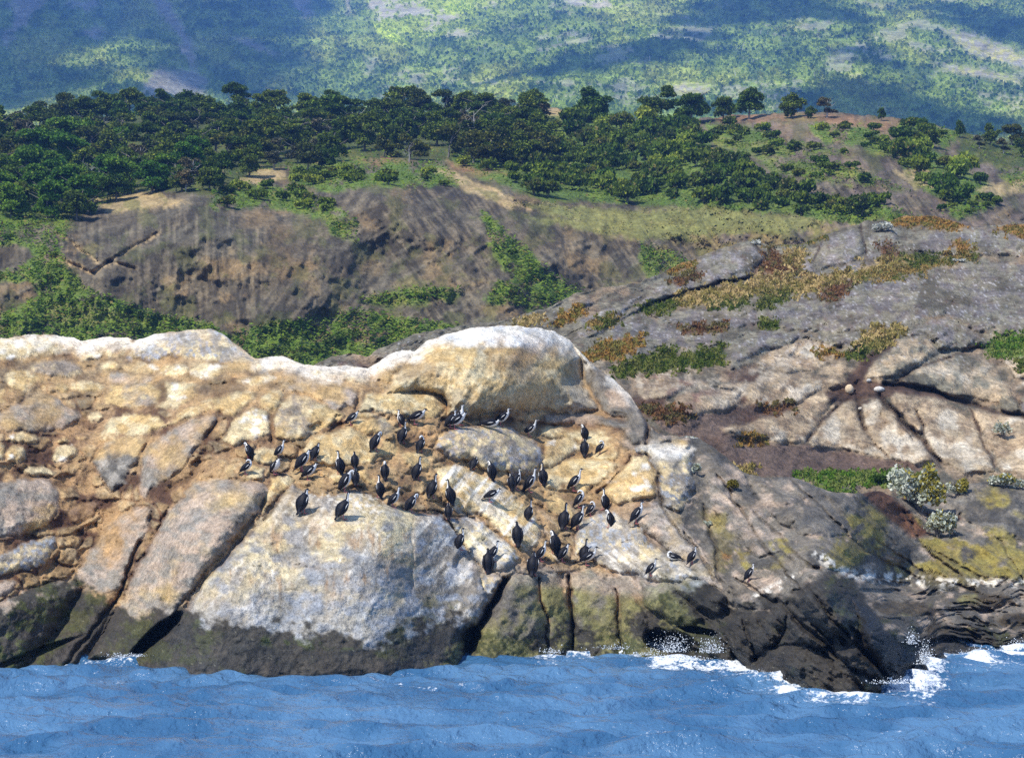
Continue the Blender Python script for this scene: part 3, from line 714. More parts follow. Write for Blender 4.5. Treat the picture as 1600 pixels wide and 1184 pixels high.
C2 = [(600, 560, 95), (800, 500, 110), (1000, 445, 125), (1180, 378, 140), (1400, 345, 150), (1600, 350, 150), (1800, 340, 150), (900, 560, 100), (1000, 640, 92), (1100, 600, 98), (1300, 610, 106),
      (1500, 610, 108), (1300, 700, 98), (1500, 730, 98), (1200, 745, 90), (1500, 790, 92), (1700, 740, 96), (1800, 780, 92), (1200, 500, 118), (1500, 480, 125), (1700, 480, 124), (1400, 540, 112),
      (700, 620, 88), (1100, 700, 90), (1100, 780, 86), (1300, 780, 90), (500, 570, 94), (500, 640, 90), (300, 620, 92), (300, 700, 88), (-300, 700, 88), (-300, 640, 92), (1050, 480, 121), (1300, 430, 133), (800, 700, 84)]
TPS2 = TPS(C2, 100., .03)
def slope_depth(U, V, full=False):
    wu = fbm(U / 22., V / 22., 3, 101) * 5; wv = fbm(U / 22., V / 22., 3, 109) * 4
    u = U + wu; v = V + wv
    s = np.full(U.shape, -30.); ids = np.full(U.shape, -1); h = np.zeros(U.shape)
    for i, (P, c, A, w, tx, ty) in enumerate(RK2):
        d = polysd(P, u, v, 30.); m = d > s
        cx, cy = P.mean(0)
        hh = (1.4 if c[0] == 'G' else .85) * A * (1 - (1 - np.clip(d / w, 0, 1)) ** 2) ** .7 - tx * (U - cx) / 100. * np.clip(d / w, 0, 1)
        s = np.where(m, d, s); ids = np.where(m & (d > -2), i, ids); h = np.where(m, hh, h)
    cr = np.zeros(U.shape); crd = np.zeros(U.shape)
    for P, w, dep in CR2:
        d = linedist(P, u, v, 30.); g = np.exp(-(d / w) ** 2); cr = np.maximum(cr, g); crd = np.maximum(crd, g * dep * 1.5)
    Y = TPS2(np.clip(U, -300, 1800), V) - h + sstep(2, -8, s) * .35 + crd * .8
    up = sstep(600, 540, V)
    str_ = ridged((U * .42 + V * .9) / 15., (U * .9 - V * .42) / 120., 4, 131)
    Y = Y - str_ * .35 * up - fbm(U / 45., V / 32., 5, 132) * .8 - fbm(U / 7., V / 6., 3, 133) * (.10 + .16 * up)
    st3 = ridged((U * .38 + V * .92) / 6.5 + fbm(U / 50., V / 50., 3, 134) * 2, (U * .92 - V * .38) / 90., 3, 135)
    Y = Y - st3 * .28 * up
    net = sstep(.80, .97, ridged(U / 36. + wob(U, V), V / 30., 2, 137)) * sstep(-.1, .3, fbm(U / 70., V / 70., 2, 138))
    Y = Y + net * .14; cr = np.maximum(cr, net * .5)
    if full: return Y, (u, v, s, ids, cr, str_ * .5 + st3 * .5, up)
    return Y
def slope_color(U, V, f):
    u, v, s, ids, cr, str_, up = f
    n1 = fbm(U / 50., V / 36., 5, 141); n2 = fbm(U / 14., V / 11., 4, 142); n3 = fbm(U / 4., V / 4., 3, 143); n4 = fbm(U / 30., V / 26., 4, 144)
    def b3(a, b, c, x, y): return mixc(mixc(a, b, sstep(-.25, .3, x)), c, sstep(.08, .45, y))
    pink = C(196, 174, 140); pale = C(216, 202, 176); gry = C(142, 135, 114); gd = C(108, 101, 84); soil = C(96, 72, 56); sd = C(68, 50, 40); och = C(178, 140, 92); pk2 = C(162, 140, 112)
    col = b3(gry, gd, pk2, n2, n1)
    col = mixc(col, C(92, 84, 74), sstep(.15, .5, -str_) * up * .5)
    low = 1 - up
    col = mixc(col, b3(pk2, gd, soil, n2, n1), low)
    T = {'P': b3(pink, pk2, pale, n2, n4 + n1 * .3), 'PB': b3(pk2, C(150, 118, 98), pink, n2, n1), 'PK': b3(pink, gry, gd, n2, n1), 'G': b3(gry, C(150, 142, 136), gd, n2, n1 - .1),
         'Gs': b3(gry, C(128, 120, 114), gd, n2, n4), 'Gd': b3(gd, gry, C(120, 98, 84), n2, n1), 'PW': b3(pale, pink, och, n2, n1)}
    for i, (P, c, *_r) in enumerate(RK2):
        m = ids == i
        if m.any(): col[m] = mixc(col[m], T[c][m], sstep(-2, 5, s[m] + n3[m] * 4))
    col = mixc(col, pale, low * sstep(.15, .45, n4 + n3 * .3) * .6 * sstep(620, 600, V))
    col = mixc(col, pale, mask(pts2('1180,575 1220,545 1250,548 1220,590 1180,610 1130,640 1100,630'), U, V, 14) * sstep(-.2, .3, n2) * .7)
    fleck = (vn(U / 2.2, V / 1.8, 151) > .72) * up * (s > 0)
    col = mixc(col, C(190, 186, 182), fleck * .7); col = mixc(col, C(110, 88, 74), (vn(U / 5, V / 3.5, 152) > .68) * up * .5)
    for i, P in enumerate(SOIL2):
        m = mask(P, u + n3 * 4, v + n2 * 4, 4)
        col = mixc(col, mixc(soil, sd, sstep(-.2, .3, n2)) if i else mixc(C(118, 98, 84), soil, sstep(-.1, .35, n1 + n3 * .3) * (0.3 + .7 * sstep(700, 670, V))), m * .95)
    H = {'g': C(70, 82, 28), 'o': C(160, 116, 42), 't': C(168, 144, 92), 'b': C(112, 76, 44), 'm': C(86, 118, 30), 'go': C(116, 106, 42)}
    for P, c in VEG2:
        m = mask(P, u + n3 * 5, v + n3 * 4, 3); col = mixc(col, H[c], m * .85)
    col = mixc(col, sd, cr * .85)
    col = col * (.92 + .16 * vn(U / 2.6, V / 2.2, 163) + .2 * fbm(U / 7., V / 5., 3, 164))[..., None]
    return np.clip(col, .004, .9), np.zeros(U.shape)
us2 = usamples(2.5)
vt2 = interp(VT2, us2) + fbm(us2 / 12., us2 * 0, 3, 171) * 3 + vn(us2 / 3.5, us2 * 0, 172) * .8
vb2 = np.interp(us2, [-300, 400, 900, 1000, 1100, 1900], [700, 700, 690, 720, 790, 800])
slope = build_sheet('rocky_hillside', us2, vt2, vb2, 190, slope_depth, slope_color, M_SLOPE,
    [(1, .1), (3, .8), (6, 2.5), (10, 6.0), (14, 16.)], 'rock_slab', len(RK2))

# ------------------------------------------------------------------ wooded hill with the grey cliff
VT3 = pts2('-400,205 0,205 100,190 200,180 400,176 560,182 700,180 800,172 850,168 880,172 930,182 1000,184 1060,186 1110,184 1150,180 1200,177 1300,174 1400,184 1450,193 1500,206 1560,218 1600,222 2000,250')
G3 = [(pts2(a), c) for a, c in (
 ('-400,130 860,130 850,250 800,262 720,262 700,250 560,248 440,262 330,300 210,300 140,330 100,352 -400,352', 'f'),
 ('-400,330 80,330 112,348 92,398 130,450 230,488 330,508 400,560 400,620 -400,620', 'g'), ('360,520 480,500 560,485 640,500 720,512 680,620 380,620', 'g'),
 ('330,300 400,290 480,300 545,338 500,340 420,325 330,328', 'g'), ('440,262 560,248 690,256 722,292 640,296 590,290 520,302 470,292', 'g'),
 ('700,250 850,180 1090,190 1120,250 1180,270 1240,300 1380,322 1420,346 1300,345 1180,330 1000,320 850,312 780,290', 'f2'),
 ('750,330 832,400 860,430 930,468 960,480 900,500 840,478 800,440 770,390', 'g'), ('780,440 860,470 900,470 940,480 900,500 760,470', 'g'), ('640,450 720,455 700,470 600,480 560,470', 'gl'),
 ('1100,192 1200,205 1230,225 1120,215', 'g'), ('1262,196 1372,200 1365,225 1290,228', 'g'), ('1398,200 1460,230 1545,290 1510,335 1430,290 1400,240', 'f2'), ('1460,330 1530,300 1560,320 1500,345', 'g'),
 ('1240,300 1300,310 1400,330 1440,345 1300,350', 'g'), ('1000,380 1060,400 1090,420 1020,440 1000,410', 'gl'), ('1500,205 1700,215 1700,262 1560,262 1500,240', 'f'),
 ('500,330 560,350 560,380 520,370', 'gl'), ('1560,270 1700,262 1700,290 1580,292', 'gl'), ('1100,214 1180,222 1250,225 1330,242 1200,247 1120,232', 'gl'), ('1180,250 1260,252 1330,262 1420,300 1300,288 1210,270', 'gl'), ('1420,182 1500,210 1480,232 1400,200', 'g'), ('1110,240 1150,236 1170,262 1130,262', 'gl'), ('1330,215 1400,220 1420,260 1360,240', 'gl'))]
TAN3 = [(pts2(a), c) for a, c in (
 ('678,262 700,262 745,282 822,322 800,328 730,300', 't'), ('815,318 1000,332 1100,322 1300,346 1260,362 1100,366 950,352 860,338', 'y'), ('372,286 402,262 440,262 452,278 400,286', 't'), ('150,312 185,300 240,302 300,318 240,325 180,330', 't'),
 ('330,266 352,262 350,284 336,280', 't'), ('700,248 740,262 800,268 740,274 705,262', 'r'), ('550,250 600,246 640,252 600,258', 'r'), ('80,470 160,475 230,500 120,508 70,490', 'y'), ('840,170 890,172 880,186 850,182', 't'),
 ('1120,182 1200,180 1300,178 1400,190 1380,200 1250,190 1130,192', 'r'), ('1400,270 1440,262 1470,290 1430,300', 't'), ('820,340 960,350 1050,360 1100,375 980,372 860,352', 'y'), ('1520,295 1600,280 1700,280 1700,300 1560,305', 't'))]
DK3 = [(pts2(a), w) for a, w in (('150,425 168,412 200,392 245,366', 4), ('92,366 118,385 152,408', 3.5), ('80,402 110,412 148,428', 3.5), ('170,408 210,420', 3), ('690,265 760,292 825,325', 3.))]
HOL3 = [pts2(a) for a in ('-400,386 46,384 58,400 18,426 -400,440', '-400,446 48,440 60,466 0,492 -400,500')]
C3 = [(0, 620, 178), (0, 520, 186), (800, 600, 176), (800, 500, 187), (1300, 400, 203), (1300, 500, 196), (1600, 380, 206), (1800, 400, 206), (0, 400, 198), (300, 500, 187), (300, 420, 194), (300, 330, 203), (600, 300, 212), (600, 400, 200),
      (900, 350, 215), (900, 420, 203), (1100, 360, 217), (300, 260, 245), (300, 210, 300), (300, 180, 325), (800, 260, 245), (800, 180, 310), (1100, 260, 245), (1100, 186, 298), (1300, 300, 226), (1300, 230, 250), (1300, 178, 285), (1600, 225, 280), (1500, 300, 226),
      (0, 340, 208), (0, 270, 245), (0, 205, 310), (-300, 205, 310), (-300, 400, 200), (-300, 600, 178), (1850, 240, 280), (1850, 320, 225), (600, 500, 187), (600, 240, 260), (600, 182, 318), (1500, 206, 283)]
TPS3 = TPS(C3, 100., .05)
def g3mask(U, V, which):
    m = np.zeros(U.shape)
    for P, c in G3:
        if c[0] in which: m = np.maximum(m, mask(P, U, V, 5))
    for P in HOL3: m = m * (1 - mask(P, U, V, 5))
    return m
def hill_depth(U, V, full=False):
    wu = fbm(U / 20., V / 20., 4, 201) * 9; wv = fbm(U / 20., V / 20., 4, 202) * 7
    Y = TPS3(np.clip(U, -300, 1850), V)
    cliff = sstep(300, 330, V) * sstep(1080, 980, U)
    fl = fbm((U + V * .15) / 16., (V) / 130., 4, 203)                         # flutes down the face
    bed = ridged((U * .5 + V * .85) / 20., (U * .85 - V * .5) / 90., 4, 204)   # tilted beds
    lobes = mask(pts2('330,330 500,345 540,380 560,440 520,490 400,506 280,480 230,440 260,370'), U, V, 30)
    Y = Y - cliff * (fl * .8 + lobes * 1.3) - bed * (.2 + .25 * sstep(450, 560, U)) * sstep(280, 320, V)
    Y = Y - fbm(U / 70., V / 50., 4, 205) * 2.4 - fbm(U / 9., V / 8., 3, 206) * (.25 + .5 * sstep(1060, 1140, U)) - ridged(U / 26., V / 16., 4, 207) * .9 * sstep(1060, 1140, U)
    for P, w in DK3:
        Y = Y + 1.4 * np.exp(-(linedist(P, U + wu * .3, V + wv * .3, 30.) / w) ** 2)
    sv = fbm(U / 5., V / 70., 4, 231); sd_ = fbm((U * .82 + V * .57) / 5., (V * .82 - U * .57) / 70., 4, 232); sr_ = fbm((U * .8 - V * .6) / 5.5, (V * .8 + U * .6) / 60., 4, 233)
    a_ = sstep(400, 450, U + (V - 400) * .2); b_ = sstep(560, 640, U)
    vs = ridged(U / 7. + fbm(U / 40., V / 40., 2, 241), V / 55., 3, 234); ds = ridged((U * .82 + V * .57) / 8., (V * .82 - U * .57) / 60., 3, 235); us_ = ridged((U * .8 - V * .6) / 8., (V * .8 + U * .6) / 50., 3, 236)
    sv = sv * .6 + vs * .4; sd_ = sd_ * .6 + ds * .5; sr_ = sr_ * .6 + us_ * .5
    stf = sv * (1 - a_) + a_ * ((1 - b_) * sd_ + b_ * sr_)
    Y = Y - stf * .42 * sstep(285, 320, V) - sr_ * .9 * sstep(960, 1060, U)
    if full: return Y, (U + wu, V + wv, stf, bed, cliff)
    return Y
def hill_color(U, V, f):
    u, v, fl, bed, cliff = f
    n1 = fbm(U / 50., V / 36., 5, 211); n2 = fbm(U / 14., V / 11., 4, 212); n3 = fbm(U / 4., V / 4., 3, 213); n4 = fbm(U / 30., V / 26., 4, 214)
    def b3(a, b, c, x, y): return mixc(mixc(a, b, sstep(-.25, .3, x)), c, sstep(.08, .45, y))
    r1 = C(112, 101, 80); rd = C(72, 65, 52); rb = C(128, 108, 76); rl = C(150, 140, 116)
    col = b3(r1, rd, rb, n2 * .5 + fl * 1.5, n1 + n3 * .3)
    col = mixc(col, rl, sstep(.2, .55, bed + n3 * .3) * .22)
    col = mixc(col, C(140, 122, 110), sstep(1080, 1150, U) * sstep(-.1, .4, n2) * .45)
    col = mixc(col, C(92, 94, 48), sstep(.14, .4, n4 + n3 * .3) * .5)
    col = mixc(col, rd * .8, mask(pts2('420,350 470,350 470,470 440,480 410,430'), U, V, 16) * .35)
    col = mixc(col, mixc(C(118, 112, 56), C(150, 130, 84), sstep(-.2, .3, n2)), mask(pts2('860,330 1300,345 1400,350 1350,420 1150,400 1000,390 900,360'), U, V, 20) * sstep(-.2, .25, n4 + n3 * .3) * .8)
    G = {'f': C(76, 88, 38), 'f2': C(90, 114, 44), 'g': C(98, 122, 44), 'gl': C(108, 122, 54)}
    for P, c in G3:
        m = mask(P, u + n3 * 6, v + n3 * 5, 4)
        for Q in HOL3: m = m * (1 - mask(Q, u, v, 4))
        col = mixc(col, mixc(G[c], G[c] * np.array([1.5, 1.25, 1.1]), sstep(0, .4, n2)), m * .9 * (sstep(-.35, -.1, n4 + n3 * .3) if c in ('gl', 'g') else 1))
    TT = {'t': C(184, 160, 112), 'y': C(134, 134, 74), 'r': C(150, 116, 84)}
    for P, c in TAN3:
        m = mask(P, u + n3 * 6, v + n3 * 5, 4); col = mixc(col, mixc(TT[c], C(120, 118, 56), sstep(.05, .35, n2) * .6), m * .85)
    for P, w in DK3:
        col = mixc(col, C(186, 160, 116), np.exp(-(linedist(P, u, v, 30.) / w) ** 2) * sstep(-.4, 0, n3) * .85)
    col = col * (1 + .2 * vn(U / 2.6, V / 2.4, 263) + .2 * fbm(U / 8., V / 6., 3, 264))[..., None]
    return np.clip(col, .004, .9), np.zeros(U.shape)
us3 = usamples(2.5)
vt3 = interp(VT3, us3) + fbm(us3 / 20., us3 * 0, 3, 271) * 4 + vn(us3 / 4, us3 * 0, 272) * 1.
hill = build_sheet('hill', us3, vt3, np.full(len(us3), 610.), 210, hill_depth, hill_color, M_HILL,
    [(4, .5), (12, 3), (25, 8), (45, 20), (70, 60.)])

# ------------------------------------------------------------------ mountainside far behind
C4 = [(u, v, y) for u in (-400, 200, 800, 1400, 2000) for v, y in ((240, 950), (120, 1350), (0, 2000), (-60, 2300))]
C4 = [(u, v, y + (200 if u in (200,) and v < 100 else 0) - (160 if u == 1400 and v < 100 else 0)) for u, v, y in C4] + [(560, 40, 1950), (1000, 60, 1560)]
TPS4 = TPS(C4, 300., .0)
def mtn_depth(U, V, full=False):
    Y = TPS4(np.clip(U, -400, 2000), V)
    rd = ridged((U * .8 + V * .9) / 210., (V * 1.1 - U * .35) / 120., 5, 301)
    Y = Y - rd * 46 - fbm(U / 90., V / 45., 4, 302) * 50 - fbm(U / 7., V / 4., 3, 303) * 3
    if full: return Y, (rd,)
    return Y
def mtn_color(U, V, f):
    rd, = f
    n1 = fbm(U / 90., V / 50., 5, 311); n2 = fbm(U / 24., V / 14., 5, 312); n3 = fbm(U / 5., V / 4., 3, 313); n4 = fbm((U + V * .5) / 60., V / 18., 4, 314)
    fo = C(150, 172, 66); fd = C(98, 124, 44); fy = C(216, 216, 96); sc_ = C(186, 176, 160); me = C(190, 208, 60)
    col = mixc(mixc(fo, fd, sstep(-.2, .35, n2)), fy, sstep(.0, .45, n1 + n3 * .3) * .35)
    W = lambda s_, so=7: mask(pts2(s_), U + n2 * 16, V + n3 * 7 + n2 * 6, so)
    for s_ in ('0,-40 60,-40 75,0 50,30 20,55 5,75 0,70 22,30', '100,0 150,0 160,10 130,18', '228,-60 252,-60 262,10 300,60 310,100 290,105 280,60 240,20', '215,128 250,112 300,106 322,130 310,150 225,150',
               '435,-60 480,-60 488,25 470,30', '510,-60 535,-60 550,25 540,20', '340,50 400,65 440,90 400,80', '-80,20 -30,30 -60,80', '130,50 150,40 170,55 140,60'):
        col = mixc(col, mixc(sc_, C(150, 140, 130), .3 + .7 * sstep(-.3, .3, n3)), W(s_) * .85)
    for s_ in ('570,-60 640,-60 830,-60 810,5 760,22 700,38 640,55 600,50 580,20', '860,-60 960,-60 1000,0 920,18 880,4', '640,50 760,40 720,55 650,64'):
        col = mixc(col, mixc(me, C(206, 196, 172), sstep(-.12, .25, n4 + n3 * .3)), W(s_) * .85)
    for s_ in ('575,30 620,55 640,72 605,66', '700,-5 760,-5 730,18 690,24'): col = mixc(col, me * 1.2, W(s_, 3) * .95)
    for s_ in ('1470,45 1540,60 1600,85 1700,120 1700,140 1600,108 1520,90', '1460,100 1520,104 1600,125 1600,135 1500,118', '1060,132 1110,132 1100,150 1040,145', '1330,0 1400,8 1380,16'):
        col = mixc(col, mixc(C(206, 198, 120), sc_, sstep(-.2, .2, n3)), W(s_) * .8)
    for s_ in ('690,100 730,90 720,130 690,140', '560,96 600,92 590,120 565,125', '1500,140 1600,150 1700,170 1700,190 1560,180', '1180,130 1210,135 1240,190 1200,190', '1290,80 1330,70 1400,85 1370,100'):
        col = mixc(col, mixc(sc_, fo, .3 + 0 * n3), W(s_) * sstep(-.1, .25, n3 + n2 * .4) * .7)
    col = mixc(col, sc_, sstep(.34, .5, n4 + n3 * .25) * sstep(500, 620, U) * .45)
    return np.clip(col, .004, .9), np.zeros(U.shape)
us4 = usamples(2.5, -1700, 3300)
mtn = build_sheet('mountain', us4, np.full(len(us4), -45.), np.full(len(us4), 235.), 200, mtn_depth, mtn_color, M_MTN,
    [(60, 10), (200, 90), (500, 300.), (800, 800.)])
# ------------------------------------------------------------------ lake
def build_lake():
    xs = np.r_[-3000, -900, -300, -120, -60, -35, np.arange(-24, 24.01, .085), 35, 60, 120, 300, 900, 3000]
    ys = np.r_[-3000, -600, -100, 0, 15, 28, 34, np.arange(38, 72.01, .10), 78, 90, 110, 160, 300, 900, 1500]
    X, Yg = np.meshgrid(xs, ys)
    fade = sstep(26, 22, np.abs(X)) * sstep(34, 39, Yg) * sstep(76, 70, Yg)
    def wave(dx, dy, L, A, seed, crest=1.6):
        ph = (X * dx + Yg * dy) / L * 2 * math.pi + fbm(X / L / 1.3, Yg / L / 1.3, 3, seed) * 3.2
        w = (np.sin(ph) * .5 + .5) ** crest * 2 - 1
        return A * w * (.55 + .45 * fbm(X / (L * 2.5), Yg / (L * 2.5), 2, seed + 5))
    Z = wave(.25, 1, 3.3, .17, 501) + wave(-.35, .93, 1.7, .12, 502) + wave(.6, .8, .85, .055, 503) + fbm(X / .9, Yg / .6, 4, 504) * .055 + fbm(X / 5, Yg / 3, 3, 505) * .05
    Z = Z * fade
    # where it meets the rock
    vv = HZ + 6.0 * F / np.maximum(Yg, 5); uu = 800 + X * F / np.maximum(Yg, 5)
    d = vv - interp(VW, uu)
    n = fbm(X / .5, Yg / .4, 4, 510); n2 = fbm(X / 1.6, Yg / 1.0, 3, 511)
    foam = np.zeros(X.shape)
    for cu, cv, ru, rv, a in tuple((q[0], q[1] + 3, q[2] * 1.35, q[3] * 1.5, q[4]) for q in ((195, 1024, 30, 6, .9), (235, 1034, 18, 5, .4), (858, 1022, 26, 6, .8), (905, 1018, 30, 6, .6), (1000, 1014, 34, 8, .8), (1045, 1030, 34, 9, 1.), (1080, 1034, 30, 7, .8), (1130, 1040, 44, 8, .9),
                           (1190, 1052, 30, 7, .9), (1235, 1066, 30, 8, 1.0), (1290, 1074, 36, 9, 1.1), (1350, 1080, 36, 8, 1.), (1400, 1070, 34, 9, 1.1), (1440, 1050, 26, 24, 1.1), (1455, 1020, 22, 20, .9),
                           (1530, 1022, 42, 10, 1.1), (1590, 1014, 30, 12, 1.0), (1480, 1012, 30, 10, .8), (1650, 1015, 50, 10, .8))):
        q = ((uu - cu) / ru) ** 2 + ((vv - cv) / rv) ** 2
        foam = np.maximum(foam, a * np.exp(-q * .8))
    foam = foam * (.75 + .9 * n) + .42 * np.exp(-np.clip(d, 0, 99) / 3.5) * (n2 > -.1) * sstep(800, 900, uu)
    foam = np.maximum(foam, .5 * np.exp(-np.clip(d, 0, 99) / 2.0) * sstep(.05, .3, n2))
    cap = sstep(.38, .52, fbm(X / .8, Yg / .5, 3, 520)) * sstep(.2, .36, fbm(X / 4, Yg / 3, 2, 521)) * .38
    foam = np.clip(np.maximum(foam, cap), 0, 1) * fade
    Z = Z + foam * .06 * fade
    P = np.stack([X, Yg, Z], -1)
    T = NT('lake_water')
    tc = T.n('ShaderNodeTexCoord'); mp = T.n('ShaderNodeMapping'); mp.inputs['Scale'].default_value = (1, .75, 1)
    T.l(tc.outputs['Object'], mp.inputs['Vector']); Pn = mp.outputs[0]
    bs = T.n('ShaderNodeBsdfPrincipled')
    big = T.noise(Pn, .35, 3)
    cr = T.n('ShaderNodeMix', data_type='RGBA'); T.l(T.rng(big, .42, .58, 0, 1), cr.inputs[0])
    cr.inputs[6].default_value = (.04, .12, .235, 1); cr.inputs[7].default_value = (.085, .19, .325, 1)
    at = T.n('ShaderNodeAttribute', attribute_name='foam')
    fn = T.noise(Pn, 9, 5, .7)
    fm = T.rng(T.math('SUBTRACT', at.outputs['Fac'], T.rng(fn, .3, .7, .02, .9)), 0.0, .35, 0, 1)
    mx = T.n('ShaderNodeMix', data_type='RGBA'); T.l(fm, mx.inputs[0]); T.l(cr.outputs[2], mx.inputs[6]); mx.inputs[7].default_value = (.80, .83, .84, 1)
    T.l(mx.outputs[2], bs.inputs['Base Color']); T.l(T.rng(fm, 0, 1, .2, .7), bs.inputs['Roughness'])
    bs.inputs['IOR'].default_value = 1.33
    nrm = None
    for s_, dist in ((1.3, .20), (4.0, .11), (12, .03)):
        x = T.n('ShaderNodeBump'); x.inputs['Distance'].default_value = dist; x.inputs['Strength'].default_value = 1.
        T.l(T.noise(Pn, s_, 3, .6), x.inputs['Height'])
        if nrm is not None: T.l(nrm, x.inputs['Normal'])
        nrm = x.outputs[0]
    T.l(nrm, bs.inputs['Normal']); T.l(bs.outputs[0], T.out.inputs['Surface'])
    o = mesh_np('lake_water', P.reshape(-1, 3), grid_faces(len(ys), len(xs))[:, ::-1], T.m, {'foam': foam.reshape(-1)})
    props(o, kind='structure')
    return o
build_lake()
# ------------------------------------------------------------------ clouds high above the mountain (they shade it)
def ico(sub=2):
    import bmesh
    bm = bmesh.new(); bmesh.ops.create_icosphere(bm, subdivisions=sub, radius=1.0)
    V = np.array([v.co[:] for v in bm.verts]); Fc = np.array([[v.index for v in f.verts] for f in bm.faces]); bm.free()
    return V, Fc
IV, IF = ico(2)
IV1, IF1 = ico(1)
def blobs(centres, radii, iv=IV, jf=IF, amp=.18, squash=1.0):
    Vs, Fs = [], []
    for k, (c, r) in enumerate(zip(centres, radii)):
        n = 1 + amp * fbm(iv[:, 0] * 1.7 + k * 7.1, iv[:, 1] * 1.7 + iv[:, 2] * 1.3, 3, 600)
        q = iv * n[:, None] * np.asarray(r); q[:, 2] *= squash
        Vs.append(q + np.asarray(c)); Fs.append(jf + k * len(iv))
    return np.concatenate(Vs), np.concatenate(Fs)
M_CLOUD = plain('cloud', (.86, .87, .88), 1.0, 0, var=.01)
S_ = np.array(SUN_TO)
def cloud(spots, alt):
    cs, rs = [], []
    for u, v, ru, rv in spots:
        p = wpos(u, v, mtn_depth(np.array([float(u)]), np.array([float(v)]))[0]); t = (alt - p[2]) / S_[2]
        cs.append(p + S_ * t); rs.append((ru * p[1] / F, rv * 6.0, 22 + .2 * ru))
    cs = np.array(cs); o = cs.mean(0)
    V, Fc = blobs(cs - o, rs, amp=.55)
    c = mesh_np('cloud', V, Fc, M_CLOUD); c.location = o
    props(c, kind='structure')
cloud([(-260, 60, 190, 90), (-60, 20, 130, 60), (-40, 110, 120, 40), (60, 30, 110, 50), (60, 135, 110, 26), (180, 10, 110, 46), (300, 40, 90, 44), (330, 110, 90, 34), (210, 152, 120, 18), (400, 20, 70, 34), (430, 90, 60, 28), (120, 62, 60, 24), (470, 5, 50, 22), (380, 140, 80, 16)], 2900)
cloud([(860, 112, 40, 8), (920, 96, 50, 11), (985, 82, 56, 11), (1050, 70, 46, 9), (1095, 56, 30, 6), (780, 124, 34, 4)], 2300)
cloud([(1070, 34, 40, 8), (1130, 24, 46, 12), (1190, 12, 60, 18), (1260, 12, 60, 18), (1320, 26, 44, 10), (1180, -22, 90, 18), (1000, -30, 60, 10)], 2600)
cloud([(1310, 158, 44, 11), (1370, 152, 50, 13), (1420, 166, 56, 16), (1480, 182, 60, 14), (1380, 190, 90, 14), (1540, 198, 60, 12), (1290, 175, 40, 12), (1340, 80, 34, 8), (1380, 96, 30, 6)], 2500)
cloud([(1580, 54, 44, 10), (1640, 56, 60, 16), (1500, 34, 40, 6), (1480, 12, 60, 6)], 2400)

# ------------------------------------------------------------------ trees and scrub
def surf(depth, u, v):
    p = wpos(u, v, depth(np.array([float(u)]), np.array([float(v)]))[0]); return Vector((float(p[0]), float(p[1]), float(p[2])))
def surf_many(depth, u, v): return wpos(u, v, depth(np.asarray(u, float), np.asarray(v, float)))
def quads(centres, sizes, r, flat=.0, up=0.0, aspect=1.5):
    """leaf-shaped quads turned every way"""
    n = len(centres); a = r.normal(size=(n, 3)); a[:, 2] = a[:, 2] * (1 - flat) + up; a /= np.linalg.norm(a, axis=1)[:, None]
    b = np.cross(a, r.normal(size=(n, 3))); b /= np.linalg.norm(b, axis=1)[:, None]
    s = sizes[:, None]
    V = np.stack([centres - a * s * .5 * aspect, centres + b * s * .5, centres + a * s * .5 * aspect, centres - b * s * .5], 1).reshape(-1, 3)
    return V, np.arange(n * 4).reshape(n, 4)
def crown(r, lobes, n, leaf, c0, c1, c2):
    """lobes: (x,y,z,rx,ry,rz)"""
    L = np.array(lobes, float); vol = L[:, 3] * L[:, 4] * L[:, 5]
    k = r.choice(len(L), n, p=vol / vol.sum()); d = r.normal(size=(n, 3)); d /= np.linalg.norm(d, axis=1)[:, None]
    rad = .45 + .62 * r.random(n) ** .6
    d[:, 2] = np.where(d[:, 2] < -.35, -d[:, 2] * .6, d[:, 2])
    c = L[k, :3] + d * L[k, 3:] * rad[:, None]
    V, Fq = quads(c, leaf * r.uniform(.6, 1.35, n), r, up=.2)
    t = r.random(n)[:, None]; lob = r.random(len(L))[k][:, None]
    col = c0 * (1 - t) + c1 * t; col = col * (.8 + .45 * lob); m = r.random(n) < .07; col[m] = c2
    return V, Fq, np.repeat(col, 4, 0)
def tube(path, radii, seg=6):
    P = np.array(path, float); V = []; Fc = []
    for i, p in enumerate(P):
        t = P[min(i + 1, len(P) - 1)] - P[max(i - 1, 0)]; t /= np.linalg.norm(t) + 1e-9
        a = np.cross(t, (0.3, .9, .1)); a /= np.linalg.norm(a) + 1e-9; b = np.cross(t, a)
        for k in range(seg):
            w = 2 * math.pi * k / seg; V.append(p + radii[i] * (a * math.cos(w) + b * math.sin(w)))
    for i in range(len(P) - 1):
        for k in range(seg):
            Fc.append((i * seg + k, i * seg + (k + 1) % seg, (i + 1) * seg + (k + 1) % seg, (i + 1) * seg + k))
    return np.array(V), np.array(Fc)
def join(parts):
    Vs, Fs, o = [], [], 0
    for V, Fc in parts: Vs.append(V); Fs.append(Fc + o); o += len(V)
    return np.concatenate(Vs), np.concatenate(Fs)
